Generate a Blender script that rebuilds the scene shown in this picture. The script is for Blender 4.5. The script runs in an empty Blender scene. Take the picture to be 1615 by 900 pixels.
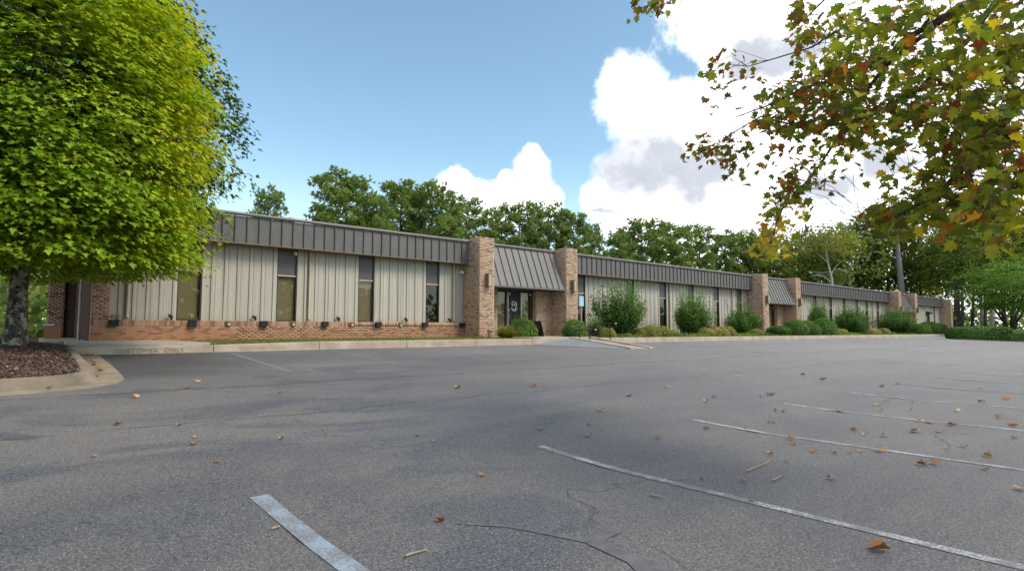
import bpy, math, random
import numpy as np
from mathutils import Vector, Matrix, noise as mnoise
sc = bpy.context.scene
C = sc.collection
PI = math.pi

# ------------------------------------------------------------------ camera
# +X runs along the facade to the right, +Y runs from the lot into the building, z = 0 is the building pad
HEAD, PITCH, EYE = math.radians(49.87), math.atan(69 / 900.0), 0.37
cd = bpy.data.cameras.new('camera'); cam = bpy.data.objects.new('camera', cd); C.objects.link(cam)
cd.sensor_width = 36; cd.lens = 36 * 900 / 1615.0; cd.clip_start = 0.05; cd.clip_end = 6000
cam.location = (0, 0, EYE); cam.rotation_euler = (PI / 2 + PITCH, 0, HEAD - PI / 2)
sc.camera = cam
FH = np.array([math.cos(HEAD), math.sin(HEAD), 0.0]); RT = np.array([math.sin(HEAD), -math.cos(HEAD), 0.0])
UPV = np.array([0, 0, 1.0])
FW = FH * math.cos(PITCH) + UPV * math.sin(PITCH); UU = -FH * math.sin(PITCH) + UPV * math.cos(PITCH)
EYEV = np.array([0, 0, EYE])
def ray(x, y): return FW + RT * (x - 807.5) / 900.0 + UU * (450 - y) / 900.0
def at_d(x, y, d): return EYEV + ray(x, y) * d                      # a surveyed point d metres out
def at_v(x, y, v): r = ray(x, y); return EYEV + r * (v / r[1])
def gz(u, v):                                                       # height of the sloping lot
    t = min(max((v - 3.5) / 12.95, 0), 1)
    return -0.88 + 0.66 * t - 0.0018 * max(0, u - 15)
def at_g(x, y):
    r = ray(x, y); z = -0.6
    for _ in range(50):
        p = EYEV + r * ((z - EYE) / r[2]); z = 0.5 * z + 0.5 * gz(p[0], p[1])
    return p

# ------------------------------------------------------------------ exposure, sun, sky
sc.view_settings.view_transform = 'Standard'; sc.view_settings.look = 'None'
sc.view_settings.exposure = 1.24; sc.view_settings.gamma = 1.0
sc.cycles.max_bounces = 8; sc.cycles.transparent_max_bounces = 12
SUN_EL, SUN_AZ = math.radians(49), math.atan2(0.52, -0.85)          # azimuth measured from +Y towards +X
sd = bpy.data.lights.new('sun', 'SUN'); sun = bpy.data.objects.new('sun', sd); C.objects.link(sun)
sd.energy = 1.45; sd.angle = math.radians(20); sd.color = (1.0, 0.90, 0.76)
sdir = Vector((math.sin(SUN_AZ) * math.cos(SUN_EL), math.cos(SUN_AZ) * math.cos(SUN_EL), math.sin(SUN_EL)))
sun.rotation_euler = sdir.to_track_quat('Z', 'Y').to_euler(); sun.location = (30, -30, 60)

class NT:
    """small helper round a node tree"""
    def __init__(s, nt): s.nt = nt; s.n = nt.nodes; s.l = nt.links
    def new(s, t, **k):
        n = s.n.new(t)
        for a, b in k.items(): setattr(n, a, b)
        return n
    def put(s, sock, v):
        if isinstance(v, bpy.types.NodeSocket): s.l.new(v, sock)
        elif v is not None: sock.default_value = v
    def math(s, op, a, b=None, c=None, clamp=False):
        n = s.new('ShaderNodeMath', operation=op, use_clamp=clamp); s.put(n.inputs[0], a); s.put(n.inputs[1], b)
        if c is not None: s.put(n.inputs[2], c)
        return n.outputs[0]
    def vmath(s, op, a, b=None):
        n = s.new('ShaderNodeVectorMath', operation=op); s.put(n.inputs[0], a); s.put(n.inputs[1], b)
        return n.outputs['Value'] if op in ('DISTANCE', 'LENGTH', 'DOT_PRODUCT') else n.outputs[0]
    def rng(s, v, a, b, c=0.0, d=1.0, smooth=True):
        n = s.new('ShaderNodeMapRange', interpolation_type='SMOOTHSTEP' if smooth else 'LINEAR')
        s.put(n.inputs[0], v); n.inputs[1].default_value = a; n.inputs[2].default_value = b
        n.inputs[3].default_value = c; n.inputs[4].default_value = d
        return n.outputs[0]
    def noise(s, vec, scale, detail=4, rough=0.55, dist=0.0):
        n = s.new('ShaderNodeTexNoise'); s.put(n.inputs['Vector'], vec); n.inputs['Scale'].default_value = scale
        n.inputs['Detail'].default_value = detail; n.inputs['Roughness'].default_value = rough; n.inputs['Distortion'].default_value = dist
        return n.outputs[0]
    def mix(s, f, a, b, mode='MIX'):
        n = s.new('ShaderNodeMix', data_type='RGBA', blend_type=mode); n.clamp_factor = True
        s.put(n.inputs['Factor'], f); s.put(n.inputs['A'], c4(a)); s.put(n.inputs['B'], c4(b))
        return n.outputs['Result']
    def ramp(s, f, pts, interp='LINEAR'):
        n = s.new('ShaderNodeValToRGB'); r = n.color_ramp; r.interpolation = interp
        while len(r.elements) > 1: r.elements.remove(r.elements[-1])
        r.elements[0].position = pts[0][0]; r.elements[0].color = c4(pts[0][1])
        for p, c in pts[1:]:
            e = r.elements.new(p); e.color = c4(c)
        s.put(n.inputs[0], f); return n.outputs[0]
    def scale(s, vec, xyz):
        n = s.new('ShaderNodeMapping'); s.put(n.inputs['Vector'], vec); n.inputs['Scale'].default_value = xyz
        return n.outputs[0]
    def sep(s, vec):
        n = s.new('ShaderNodeSeparateXYZ'); s.put(n.inputs[0], vec); return n.outputs
def c4(v):
    if isinstance(v, (tuple, list)) and len(v) == 3: return (*v, 1.0)
    return v

world = bpy.data.worlds.new('World'); sc.world = world; world.use_nodes = True
w = NT(world.node_tree); w.n.clear()
sky = w.new('ShaderNodeTexSky', sky_type='NISHITA'); sky.sun_disc = False
sky.sun_elevation = SUN_EL; sky.sun_rotation = SUN_AZ; sky.air_density = 1.0; sky.dust_density = 0.6; sky.ozone_density = 1.2
wdir = w.vmath('NORMALIZE', w.new('ShaderNodeTexCoord').outputs['Generated'])
def pxdir(x, y):
    r = ray(x, y); return tuple(r / np.linalg.norm(r))
clouds = [(1010, 158, 64), (985, 140, 42), (1088, 178, 74), (1160, 190, 120), (1260, 210, 150), (1400, 220, 220), (1600, 160, 330), (1850, 250, 420),
          (1045, 235, 66), (1120, 270, 100), (1005, 325, 82), (955, 322, 40), (1090, 335, 90), (1240, 320, 140), (1400, 380, 170),
          (1160, 30, 112), (1260, 60, 120), (1128, 55, 40), (1350, -40, 200),
          (722, 295, 33), (745, 312, 36), (838, 262, 30), (838, 288, 32), (802, 325, 44), (700, 305, 22), (800, 282, 16), (862, 322, 30), (838, 245, 18), (770, 330, 30)]
wn1 = w.noise(wdir, 9.0, 8, 0.58); wn2 = w.noise(wdir, 26.0, 6, 0.6)
wob = w.math('ADD', w.math('MULTIPLY', w.math('SUBTRACT', wn1, 0.5), 0.95), w.math('MULTIPLY', w.math('SUBTRACT', wn2, 0.5), 0.42))
dens = None
for x, y, r in clouds:
    rr = ray(x, y); rad = r / 900.0 / np.linalg.norm(rr)
    m = w.rng(w.vmath('DISTANCE', wdir, pxdir(x, y)), 0.0, rad * 1.7, 1.0, 0.0, smooth=False)
    dens = m if dens is None else w.math('MAXIMUM', dens, m)
# the same broken cumulus goes on round the rest of the sky
wz = w.sep(wdir)[2]
infr = w.rng(w.vmath('DISTANCE', wdir, pxdir(640, 150)), 0.62, 1.0, 0.0, 1.0)
rest = w.math('MULTIPLY', w.rng(w.noise(wdir, 2.2, 3, 0.5), 0.44, 0.66), infr)
dens = w.math('MAXIMUM', dens, w.math('MULTIPLY', rest, 0.85))
alpha = w.rng(w.math('ADD', dens, wob), 0.34, 0.60)
soft = w.rng(w.math('ADD', dens, wob), 0.3, 1.0)
# grey undersides
gsh = None
wq = w.vmath('ADD', wdir, w.vmath('MULTIPLY', w.vmath('SUBTRACT', w.n['Noise Texture'].outputs['Color'], (0.5, 0.5, 0.5)), (0.16, 0.16, 0.16)))
for x, y, rx in [(1030, 262, 110), (1090, 275, 95), (985, 278, 60), (1190, 85, 85), (1250, 100, 60), (1390, 260, 60), (940, 352, 26), (1290, 300, 50)]:
    rr = ray(x, y); m = w.rng(w.vmath('DISTANCE', w.scale(wq, (1, 1, 1.7)), tuple(np.array(pxdir(x, y)) * (1, 1, 1.7))), 0.0, rx / 900.0 / np.linalg.norm(rr) * 1.2, 1.0, 0.0, smooth=False)
    gsh = m if gsh is None else w.math('MAXIMUM', gsh, m)
gsh = w.rng(w.math('ADD', gsh, w.math('MULTIPLY', wob, 0.55)), 0.05, 0.62)
ccol = w.mix(gsh, (10.0, 10.0, 10.2), (3.3, 3.5, 3.95))
ccol = w.mix(w.rng(w.noise(wq, 5.5, 5, 0.6), 0.50, 0.70, 0, 0.55), ccol, (6.4, 6.5, 6.9))
ccol = w.mix(w.rng(wn2, 0.35, 0.7), ccol, w.mix(0.12, ccol, (6, 6.2, 6.6)))
skyc = w.mix(1.0, sky.outputs[0], (1.13, 1.24, 1.10), 'MULTIPLY')
low = w.rng(wz, 0.0, 0.30, 0.55, 0.0)
skyc = w.mix(low, skyc, (6.5, 7.2, 7.8))
wc = w.mix(alpha, skyc, ccol)
bg = w.new('ShaderNodeBackground'); w.l.new(wc, bg.inputs[0]); bg.inputs[1].default_value = 0.085
wo = w.new('ShaderNodeOutputWorld'); w.l.new(bg.outputs[0], wo.inputs[0])

# ------------------------------------------------------------------ materials
M = {}
def mat(name, rough=0.7, spec=0.3, metal=0.0):
    m = bpy.data.materials.new(name); m.use_nodes = True; t = NT(m.node_tree)
    b = t.n['Principled BSDF']; b.inputs['Roughness'].default_value = rough
    b.inputs['Specular IOR Level'].default_value = spec; b.inputs['Metallic'].default_value = metal
    M[name] = m
    return m, t, b
def plain(name, col, rough=0.7, spec=0.3, metal=0.0, var=0.15, scale=6.0, bump=0.0, stretch=(1, 1, 1)):
    m, t, b = mat(name, rough, spec, metal)
    pos = t.new('ShaderNodeNewGeometry').outputs['Position']
    n = t.noise(t.scale(pos, stretch), scale, 5, 0.6)
    lo = tuple(c * (1 - var) for c in col); hi = tuple(min(1, c * (1 + var)) for c in col)
    t.put(b.inputs['Base Color'], t.ramp(n, [(0.3, lo), (0.7, hi)]))
    if bump:
        bn = t.new('ShaderNodeBump'); bn.inputs['Strength'].default_value = bump; bn.inputs['Distance'].default_value = 0.01
        t.put(bn.inputs['Height'], t.noise(t.scale(pos, stretch), scale * 4, 4, 0.6)); t.l.new(bn.outputs[0], b.inputs['Normal'])
    return m
def attr(t, name='tint'):
    return t.new('ShaderNodeAttribute', attribute_name=name, attribute_type='GEOMETRY').outputs['Fac']

def leaf(name, pts, trans=0.35, rough=0.55, spec=0.25, sat_noise=True, objrand=False):
    m = bpy.data.materials.new(name); m.use_nodes = True; t = NT(m.node_tree); t.n.clear(); M[name] = m
    if objrand: f = t.new('ShaderNodeObjectInfo').outputs['Random']
    else: f = attr(t)
    col = t.ramp(f, pts)
    d = t.new('ShaderNodeBsdfPrincipled'); t.put(d.inputs['Base Color'], col); d.inputs['Roughness'].default_value = rough; d.inputs['Specular IOR Level'].default_value = spec
    tr = t.new('ShaderNodeBsdfTranslucent'); t.put(tr.inputs['Color'], t.mix(1.0, col, (1.25, 1.2, 0.6), 'MULTIPLY'))
    mx = t.new('ShaderNodeMixShader'); mx.inputs[0].default_value = trans
    t.l.new(d.outputs[0], mx.inputs[1]); t.l.new(tr.outputs[0], mx.inputs[2])
    o = t.new('ShaderNodeOutputMaterial'); t.l.new(mx.outputs[0], o.inputs[0])
    return m

def asphalt_mat():
    m, t, b = mat('asphalt', 0.82, 0.3)
    pos = t.new('ShaderNodeNewGeometry').outputs['Position']; x, y, z = t.sep(pos)
    big = t.noise(t.scale(pos, (0.55, 1.0, 1)), 0.22, 4, 0.55, 0.6); mid = t.noise(t.scale(pos, (0.5, 1, 1)), 0.9, 6, 0.6, 0.4)
    fine = t.noise(pos, 60, 3, 0.7); grit = t.noise(pos, 190, 2, 0.6)
    base = t.ramp(big, [(0.34, (0.104, 0.108, 0.124)), (0.5, (0.165, 0.160, 0.161)), (0.66, (0.232, 0.217, 0.204))])
    base = t.mix(t.rng(mid, 0.42, 0.72, 0, 0.5), base, (0.27, 0.253, 0.236))
    base = t.mix(t.rng(mid, 0.44, 0.24, 0, 0.45), base, (0.10, 0.11, 0.135))
    base = t.mix(t.rng(x, 4, 35, 0, 0.75), base, (0.40, 0.39, 0.385))         # far lot paler: sheen at grazing angles put into the colour
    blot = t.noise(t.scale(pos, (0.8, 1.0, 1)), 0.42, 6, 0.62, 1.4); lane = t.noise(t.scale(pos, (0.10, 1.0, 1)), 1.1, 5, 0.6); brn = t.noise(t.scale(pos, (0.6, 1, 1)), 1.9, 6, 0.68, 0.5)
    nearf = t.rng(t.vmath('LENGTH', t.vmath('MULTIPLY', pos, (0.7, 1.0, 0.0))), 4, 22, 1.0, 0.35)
    base = t.mix(t.math('MULTIPLY', t.math('MULTIPLY', t.rng(blot, 0.48, 0.60, 0, 0.8), t.rng(t.math('ADD', x, t.math('MULTIPLY', y, -0.5)), 4.5, -1.5, 0.25, 1.0)), nearf), base, (0.060, 0.076, 0.108))       # dark bluish blotches, strongest near the camera and to the left
    base = t.mix(t.math('MULTIPLY', t.rng(blot, 0.42, 0.30, 0, 0.55), nearf), base, (0.215, 0.200, 0.185))
    base = t.mix(t.rng(lane, 0.52, 0.72, 0, 0.5), base, (0.25, 0.24, 0.23))
    base = t.mix(t.rng(lane, 0.46, 0.28, 0, 0.35), base, (0.115, 0.112, 0.115))
    base = t.mix(t.rng(brn, 0.54, 0.72, 0, 0.4), base, (0.175, 0.145, 0.118))
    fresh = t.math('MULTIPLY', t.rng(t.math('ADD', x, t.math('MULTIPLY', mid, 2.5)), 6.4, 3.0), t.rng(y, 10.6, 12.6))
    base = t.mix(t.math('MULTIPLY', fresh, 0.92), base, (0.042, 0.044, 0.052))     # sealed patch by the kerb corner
    base = t.mix(t.rng(fine, 0.35, 0.65, 0, 1.0), t.mix(0.5, base, (0.01, 0.01, 0.012)), t.mix(0.22, base, (0.45, 0.44, 0.43)))
    base = t.mix(t.rng(grit, 0.3, 0.7, 0.0, 0.9), t.mix(0.55, base, (0.015, 0.015, 0.018)), base)
    v = t.new('ShaderNodeTexVoronoi'); t.put(v.inputs['Vector'], pos); v.inputs['Scale'].default_value = 58
    spk = t.math('MULTIPLY', t.rng(v.outputs['Distance'], 0.26, 0.12), t.rng(t.sep(v.outputs['Color'])[0], 0.72, 0.8))
    base = t.mix(t.math('MULTIPLY', spk, 0.75), base, (0.55, 0.54, 0.53))
    # long cracks along the paving lanes, and a web of hairlines
    for y0, x0, x1, wd in ((9.95, -60, 200, 0.12), (13.6, 16, 200, 0.14), (7.3, -60, 200, 0.06), (5.2, 1, 9, 0.02)):
        wv = t.math('MULTIPLY', t.math('SUBTRACT', t.noise(t.scale(pos, (0.35, 0.02, 0.02)), 1.5, 6, 0.65), 0.5), 0.9)
        dd = t.math('ABSOLUTE', t.math('SUBTRACT', t.math('ADD', y, wv), y0))
        k = t.math('MULTIPLY', t.rng(dd, wd, wd * 0.3), t.rng(t.noise(t.scale(pos, (1, 0.2, 1)), 1.4, 3, 0.6), 0.36, 0.52))
        base = t.mix(t.math('MULTIPLY', t.math('MULTIPLY', k, t.rng(x, x0, x0 + 2)), 0.45), base, (0.035, 0.030, 0.027))
    vc = t.new('ShaderNodeTexVoronoi', feature='DISTANCE_TO_EDGE'); wp = t.new('ShaderNodeMix', data_type='VECTOR')
    nz = t.new('ShaderNodeTexNoise'); t.put(nz.inputs['Vector'], pos); nz.inputs['Scale'].default_value = 1.2; nz.inputs['Detail'].default_value = 6
    t.put(vc.inputs['Vector'], t.vmath('ADD', pos, t.vmath('SCALE', nz.outputs['Color'], None))); vc.inputs['Scale'].default_value = 0.26
    hair = t.math('MULTIPLY', t.rng(vc.outputs['Distance'], 0.006, 0.002), t.rng(mid, 0.50, 0.62))
    base = t.mix(t.math('MULTIPLY', hair, 0.35), base, (0.02, 0.02, 0.022))
    # rusty leaf stains
    st = t.math('MULTIPLY', t.rng(t.noise(pos, 1.1, 5, 0.65), 0.62, 0.78), t.rng(x, 4, 9))
    base = t.mix(t.math('MULTIPLY', st, 0.3), base, (0.12, 0.075, 0.05))
    base = t.mix(1.0, base, (1.035, 1.0, 0.965), 'MULTIPLY')
    t.put(b.inputs['Base Color'], base)
    t.put(b.inputs['Roughness'], t.rng(big, 0.3, 0.7, 0.58, 0.75))
    bn = t.new('ShaderNodeBump'); bn.inputs['Strength'].default_value = 0.55; bn.inputs['Distance'].default_value = 0.012
    t.put(bn.inputs['Height'], t.math('ADD', t.math('MULTIPLY', fine, 0.6), t.math('SUBTRACT', t.math('MULTIPLY', grit, 0.5), hair))); t.l.new(bn.outputs[0], b.inputs['Normal'])
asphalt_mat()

def paint_mat(name, col, cover):
    m, t, b = mat(name, 0.75, 0.25)
    pos = t.new('ShaderNodeNewGeometry').outputs['Position']
    n = t.noise(pos, 55, 4, 0.7); g = t.noise(pos, 5, 5, 0.65)
    k = t.math('ADD', t.math('MULTIPLY', n, 0.6), t.math('MULTIPLY', g, 0.55))
    t.put(b.inputs['Base Color'], t.mix(t.rng(k, cover, cover + 0.13), (0.17, 0.172, 0.182), col))
paint_mat('worn_white_paint', (0.44, 0.435, 0.425), 0.55)
paint_mat('faded_paint', (0.26, 0.255, 0.25), 0.70)
paint_mat('blue_white_paint', (0.24, 0.305, 0.36), 0.52)
paint_mat('faded_blue_paint', (0.20, 0.222, 0.232), 0.52)

def concrete_mat(name, c0, c1, c2):
    m, t, b = mat(name, 0.85, 0.2)
    pos = t.new('ShaderNodeNewGeometry').outputs['Position']
    n = t.noise(pos, 1.6, 6, 0.65); f = t.noise(pos, 45, 4, 0.7); s = t.noise(t.scale(pos, (1, 1, 3)), 0.8, 4, 0.6)
    col = t.ramp(n, [(0.3, c0), (0.52, c1), (0.72, c2)])
    col = t.mix(t.rng(f, 0.3, 0.75, 0, 0.35), col, t.mix(0.5, col, (0.1, 0.085, 0.07)))
    col = t.mix(t.rng(s, 0.55, 0.75, 0, 0.45), col, (0.25, 0.17, 0.11))
    t.put(b.inputs['Base Color'], col)
    bn = t.new('ShaderNodeBump'); bn.inputs['Strength'].default_value = 0.4; bn.inputs['Distance'].default_value = 0.008
    t.put(bn.inputs['Height'], f); t.l.new(bn.outputs[0], b.inputs['Normal'])
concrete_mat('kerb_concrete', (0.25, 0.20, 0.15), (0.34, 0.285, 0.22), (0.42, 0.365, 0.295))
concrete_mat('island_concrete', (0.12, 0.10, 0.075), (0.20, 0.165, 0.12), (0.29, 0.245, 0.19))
concrete_mat('walk_concrete', (0.31, 0.265, 0.205), (0.41, 0.36, 0.29), (0.47, 0.42, 0.35))

def brick_mat(name, pts, stain):
    m, t, b = mat(name, 0.85, 0.2)
    pos = t.new('ShaderNodeNewGeometry').outputs['Position']; x, y, z = t.sep(pos)
    col = t.ramp(attr(t), pts)
    col = t.mix(t.rng(t.noise(pos, 50, 4, 0.7), 0.35, 0.75, 0, 0.4), col, t.mix(0.55, col, (0.1, 0.06, 0.045)))
    nz = t.math('MULTIPLY', t.noise(pos, 1.5, 5, 0.65), 0.9)
    k = t.rng(t.math('ADD', z, nz), 1.15, 0.45)                       # red clay splashed up from the bed
    k = t.math('MULTIPLY', k, t.rng(x, 30, 1, 0.1, 1.0, smooth=False))
    col = t.mix(t.math('MULTIPLY', k, stain), col, (0.35, 0.125, 0.045))
    t.put(b.inputs['Base Color'], col)
PB = [(0.0, (0.44, 0.295, 0.195)), (0.3, (0.51, 0.355, 0.245)), (0.62, (0.57, 0.415, 0.30)), (0.78, (0.44, 0.31, 0.23)), (0.90, (0.36, 0.24, 0.175)), (0.95, (0.27, 0.175, 0.13)), (1.0, (0.21, 0.14, 0.105))]
brick_mat('pier_brick', PB, 0.6)
RB = [(0.0, (0.42, 0.26, 0.175)), (0.35, (0.48, 0.31, 0.215)), (0.7, (0.38, 0.215, 0.14)), (0.88, (0.29, 0.16, 0.105)), (1.0, (0.20, 0.115, 0.08))]
brick_mat('base_brick', RB, 0.5)
plain('mortar', (0.47, 0.395, 0.315), 0.9, 0.1, var=0.2, scale=9)
plain('red_mortar', (0.42, 0.29, 0.20), 0.9, 0.1, var=0.2, scale=9)
plain('dark_brick_wall', (0.10, 0.06, 0.045), 0.9, 0.1, var=0.3, scale=5)

def siding_mat():
    m, t, b = mat('grey_siding', 0.55, 0.35)
    pos = t.new('ShaderNodeNewGeometry').outputs['Position']; x, y, z = t.sep(pos)
    s1 = t.noise(t.scale(pos, (9, 9, 0.12)), 1.6, 6, 0.7); s2 = t.noise(t.scale(pos, (30, 30, 0.5)), 1.2, 4, 0.6); n = t.noise(pos, 1.2, 4, 0.6)
    col = t.ramp(s1, [(0.28, (0.325, 0.295, 0.245)), (0.5, (0.415, 0.388, 0.338)), (0.72, (0.485, 0.462, 0.412))])
    col = t.mix(t.rng(s2, 0.45, 0.7, 0, 0.3), col, (0.28, 0.25, 0.20))
    col = t.mix(t.math('MULTIPLY', t.rng(t.math('ADD', z, t.math('MULTIPLY', s1, 1.4)), 3.5, 4.3), 0.55), col, (0.27, 0.22, 0.155))   # rust runs from the eave
    col = t.mix(t.rng(n, 0.55, 0.8, 0, 0.25), col, (0.47, 0.46, 0.44))
    s3 = t.noise(t.scale(pos, (3.2, 3.2, 0.05)), 1.9, 5, 0.7); col = t.mix(t.rng(s3, 0.56, 0.70, 0, 0.55), col, (0.215, 0.185, 0.14))
    col = t.mix(t.math('MULTIPLY', t.rng(t.math('ADD', z, t.math('MULTIPLY', s1, 0.7)), 1.35, 0.95), 0.35), col, (0.25, 0.19, 0.13))
    t.put(b.inputs['Base Color'], col)
siding_mat()
def metal_mat(name, col, rough=0.5):
    m, t, b = mat(name, rough, 0.4)
    pos = t.new('ShaderNodeNewGeometry').outputs['Position']
    n = t.noise(t.scale(pos, (1.5, 1.5, 0.5)), 1.7, 5, 0.6); f = t.noise(t.scale(pos, (20, 20, 1.2)), 2, 3, 0.6)
    col2 = t.ramp(n, [(0.3, tuple(c * 0.86 for c in col)), (0.7, tuple(c * 1.14 for c in col))])
    col2 = t.mix(t.rng(f, 0.5, 0.75, 0, 0.18), col2, (0.16, 0.14, 0.125))
    t.put(b.inputs['Base Color'], col2); t.put(b.inputs['Roughness'], t.rng(n, 0.3, 0.7, rough - 0.08, rough + 0.1))
metal_mat('fascia_metal', (0.113, 0.109, 0.107)); metal_mat('seam_metal', (0.060, 0.055, 0.053)); metal_mat('gutter_metal', (0.150, 0.139, 0.132), 0.45)
metal_mat('canopy_metal', (0.136, 0.131, 0.128)); plain('drip_metal', (0.20, 0.15, 0.115), 0.5, var=0.25, scale=3)
plain('spandrel', (0.085, 0.082, 0.082), 0.45, 0.4, var=0.1, scale=3)
plain('bronze_frame', (0.035, 0.03, 0.027), 0.45, 0.4); plain('silver_frame', (0.42, 0.40, 0.37), 0.35, 0.5, metal=0.6)
plain('tan_trim', (0.42, 0.345, 0.24), 0.6, var=0.2, scale=3, stretch=(1, 1, 0.3))
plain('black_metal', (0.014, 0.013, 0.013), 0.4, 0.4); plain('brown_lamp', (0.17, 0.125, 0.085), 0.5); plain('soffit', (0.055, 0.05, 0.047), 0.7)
plain('white_paint', (0.75, 0.75, 0.73), 0.5); plain('grey_pole', (0.40, 0.41, 0.42), 0.45, 0.4); plain('black_plastic', (0.018, 0.018, 0.02), 0.5)
plain('interior', (0.03, 0.028, 0.026), 0.9, 0.1); plain('roof_membrane', (0.23, 0.22, 0.21), 0.9, 0.1); plain('terracotta', (0.40, 0.30, 0.25), 0.8)
plain('sign_blue', (0.20, 0.50, 0.68), 0.4, 0.4, var=0.05); plain('wood_post', (0.30, 0.21, 0.12), 0.8, var=0.2); plain('lamp_lens', (0.62, 0.60, 0.55), 0.3)
plain('rust_rail', (0.07, 0.035, 0.022), 0.6); plain('stencil', (0.25, 0.20, 0.15), 0.85, var=0.5, scale=40); plain('tar', (0.105, 0.103, 0.106), 0.7, 0.3, var=0.3, scale=8)
plain('blue_board', (0.02, 0.021, 0.026), 0.5)
m, t, b = mat('blind', 0.8, 0.15)
pos = t.new('ShaderNodeNewGeometry').outputs['Position']
sl = t.math('FRACT', t.math('MULTIPLY', t.sep(pos)[2], 28.0))
t.put(b.inputs['Base Color'], t.mix(t.rng(sl, 0.0, 0.25), (0.27, 0.235, 0.165), t.mix(t.noise(pos, 1.0, 3), (0.37, 0.325, 0.235), (0.45, 0.40, 0.30))))
m = bpy.data.materials.new('glass'); m.use_nodes = True; t = NT(m.node_tree); t.n.clear(); M['glass'] = m
tr = t.new('ShaderNodeBsdfTransparent'); tr.inputs[0].default_value = (0.80, 0.79, 0.74, 1); gl = t.new('ShaderNodeBsdfGlossy'); gl.inputs['Roughness'].default_value = 0.015
gl.inputs[0].default_value = (0.95, 0.95, 0.95, 1)
fr = t.new('ShaderNodeFresnel'); t.put(fr.inputs[0], t.rng(t.new('ShaderNodeNewGeometry').outputs['Backfacing'], 0, 1, 1.47, 1 / 1.47, smooth=False))
bn = t.new('ShaderNodeBump'); bn.inputs['Strength'].default_value = 0.02; bn.inputs['Distance'].default_value = 0.05
t.put(bn.inputs['Height'], t.noise(t.new('ShaderNodeNewGeometry').outputs['Position'], 1.6, 2)); t.l.new(bn.outputs[0], gl.inputs['Normal']); t.l.new(bn.outputs[0], fr.inputs['Normal'])
mx = t.new('ShaderNodeMixShader'); t.l.new(fr.outputs[0], mx.inputs[0]); t.l.new(tr.outputs[0], mx.inputs[1]); t.l.new(gl.outputs[0], mx.inputs[2])
t.l.new(mx.outputs[0], t.new('ShaderNodeOutputMaterial').inputs[0])

def bark_mat(name, a, c, lich=0.0):
    m, t, b = mat(name, 0.9, 0.15)
    pos = t.new('ShaderNodeNewGeometry').outputs['Position']
    n = t.noise(t.scale(pos, (1, 1, 0.22)), 22, 5, 0.65); g = t.noise(pos, 6, 5, 0.7)
    col = t.ramp(n, [(0.35, a), (0.65, c)])
    if lich: col = t.mix(t.math('MULTIPLY', t.rng(g, 0.47, 0.58), lich), col, (0.34, 0.345, 0.29))
    t.put(b.inputs['Base Color'], col)
    bn = t.new('ShaderNodeBump'); bn.inputs['Strength'].default_value = 0.9; bn.inputs['Distance'].default_value = 0.03
    t.put(bn.inputs['Height'], n); t.l.new(bn.outputs[0], b.inputs['Normal'])
bark_mat('maple_bark', (0.03, 0.024, 0.02), (0.11, 0.095, 0.08), 0.8)
bark_mat('pine_bark', (0.07, 0.05, 0.04), (0.17, 0.13, 0.10)); bark_mat('pale_bark', (0.30, 0.28, 0.26), (0.48, 0.46, 0.44)); bark_mat('dark_bark', (0.035, 0.028, 0.023), (0.10, 0.08, 0.065))
bark_mat('twig_bark', (0.05, 0.038, 0.028), (0.12, 0.095, 0.07))

leaf('maple_leaf', [(0.0, (0.10, 0.20, 0.014)), (0.3, (0.18, 0.32, 0.018)), (0.55, (0.30, 0.42, 0.022)), (0.8, (0.46, 0.48, 0.03)), (1.0, (0.62, 0.50, 0.045))], 0.42)
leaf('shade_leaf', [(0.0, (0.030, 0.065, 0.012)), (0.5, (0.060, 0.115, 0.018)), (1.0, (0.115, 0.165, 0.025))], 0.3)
leaf('pine_needle', [(0.0, (0.10, 0.17, 0.045)), (0.5, (0.19, 0.28, 0.07)), (0.85, (0.30, 0.38, 0.08)), (1.0, (0.38, 0.32, 0.12))], 0.42)
leaf('wood_leaf', [(0.0, (0.075, 0.120, 0.026)), (0.5, (0.145, 0.210, 0.04)), (0.85, (0.25, 0.29, 0.055)), (1.0, (0.34, 0.25, 0.08))], 0.42)
leaf('bright_leaf', [(0.0, (0.055, 0.13, 0.014)), (0.6, (0.12, 0.255, 0.02)), (1.0, (0.23, 0.37, 0.03))], 0.35)
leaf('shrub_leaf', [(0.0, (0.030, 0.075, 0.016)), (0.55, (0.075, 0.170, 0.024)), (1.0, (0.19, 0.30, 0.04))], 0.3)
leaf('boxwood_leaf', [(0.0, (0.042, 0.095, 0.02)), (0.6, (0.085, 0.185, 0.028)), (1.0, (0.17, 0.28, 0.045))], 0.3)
leaf('gold_leaf', [(0.0, (0.09, 0.125, 0.02)), (0.5, (0.18, 0.21, 0.035)), (1.0, (0.36, 0.31, 0.09))], 0.3)
leaf('grass_blade', [(0.0, (0.09, 0.115, 0.02)), (0.5, (0.17, 0.19, 0.045)), (1.0, (0.28, 0.25, 0.09))], 0.3)
SYC = {'olive': (0.17, 0.185, 0.02), 'green': (0.11, 0.165, 0.02), 'moss': (0.27, 0.28, 0.022), 'yellow': (0.42, 0.33, 0.03), 'orange': (0.40, 0.16, 0.025), 'red': (0.21, 0.06, 0.025), 'umber': (0.12, 0.085, 0.02)}
for k, c in SYC.items():
    leaf('sycamore_' + k, [(0.0, tuple(v * 0.65 for v in c)), (0.5, c), (1.0, tuple(v * 1.5 for v in c))], 0.52, objrand=True)
for k, c in {'dead_brown': (0.30, 0.135, 0.055), 'dead_tan': (0.40, 0.24, 0.12), 'dead_red': (0.27, 0.085, 0.038)}.items():
    leaf(k, [(0.0, tuple(v * 0.7 for v in c)), (1.0, tuple(v * 1.35 for v in c))], 0.15, objrand=True)
plain('twig_wood', (0.30, 0.23, 0.16), 0.8, var=0.3, scale=30)
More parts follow.
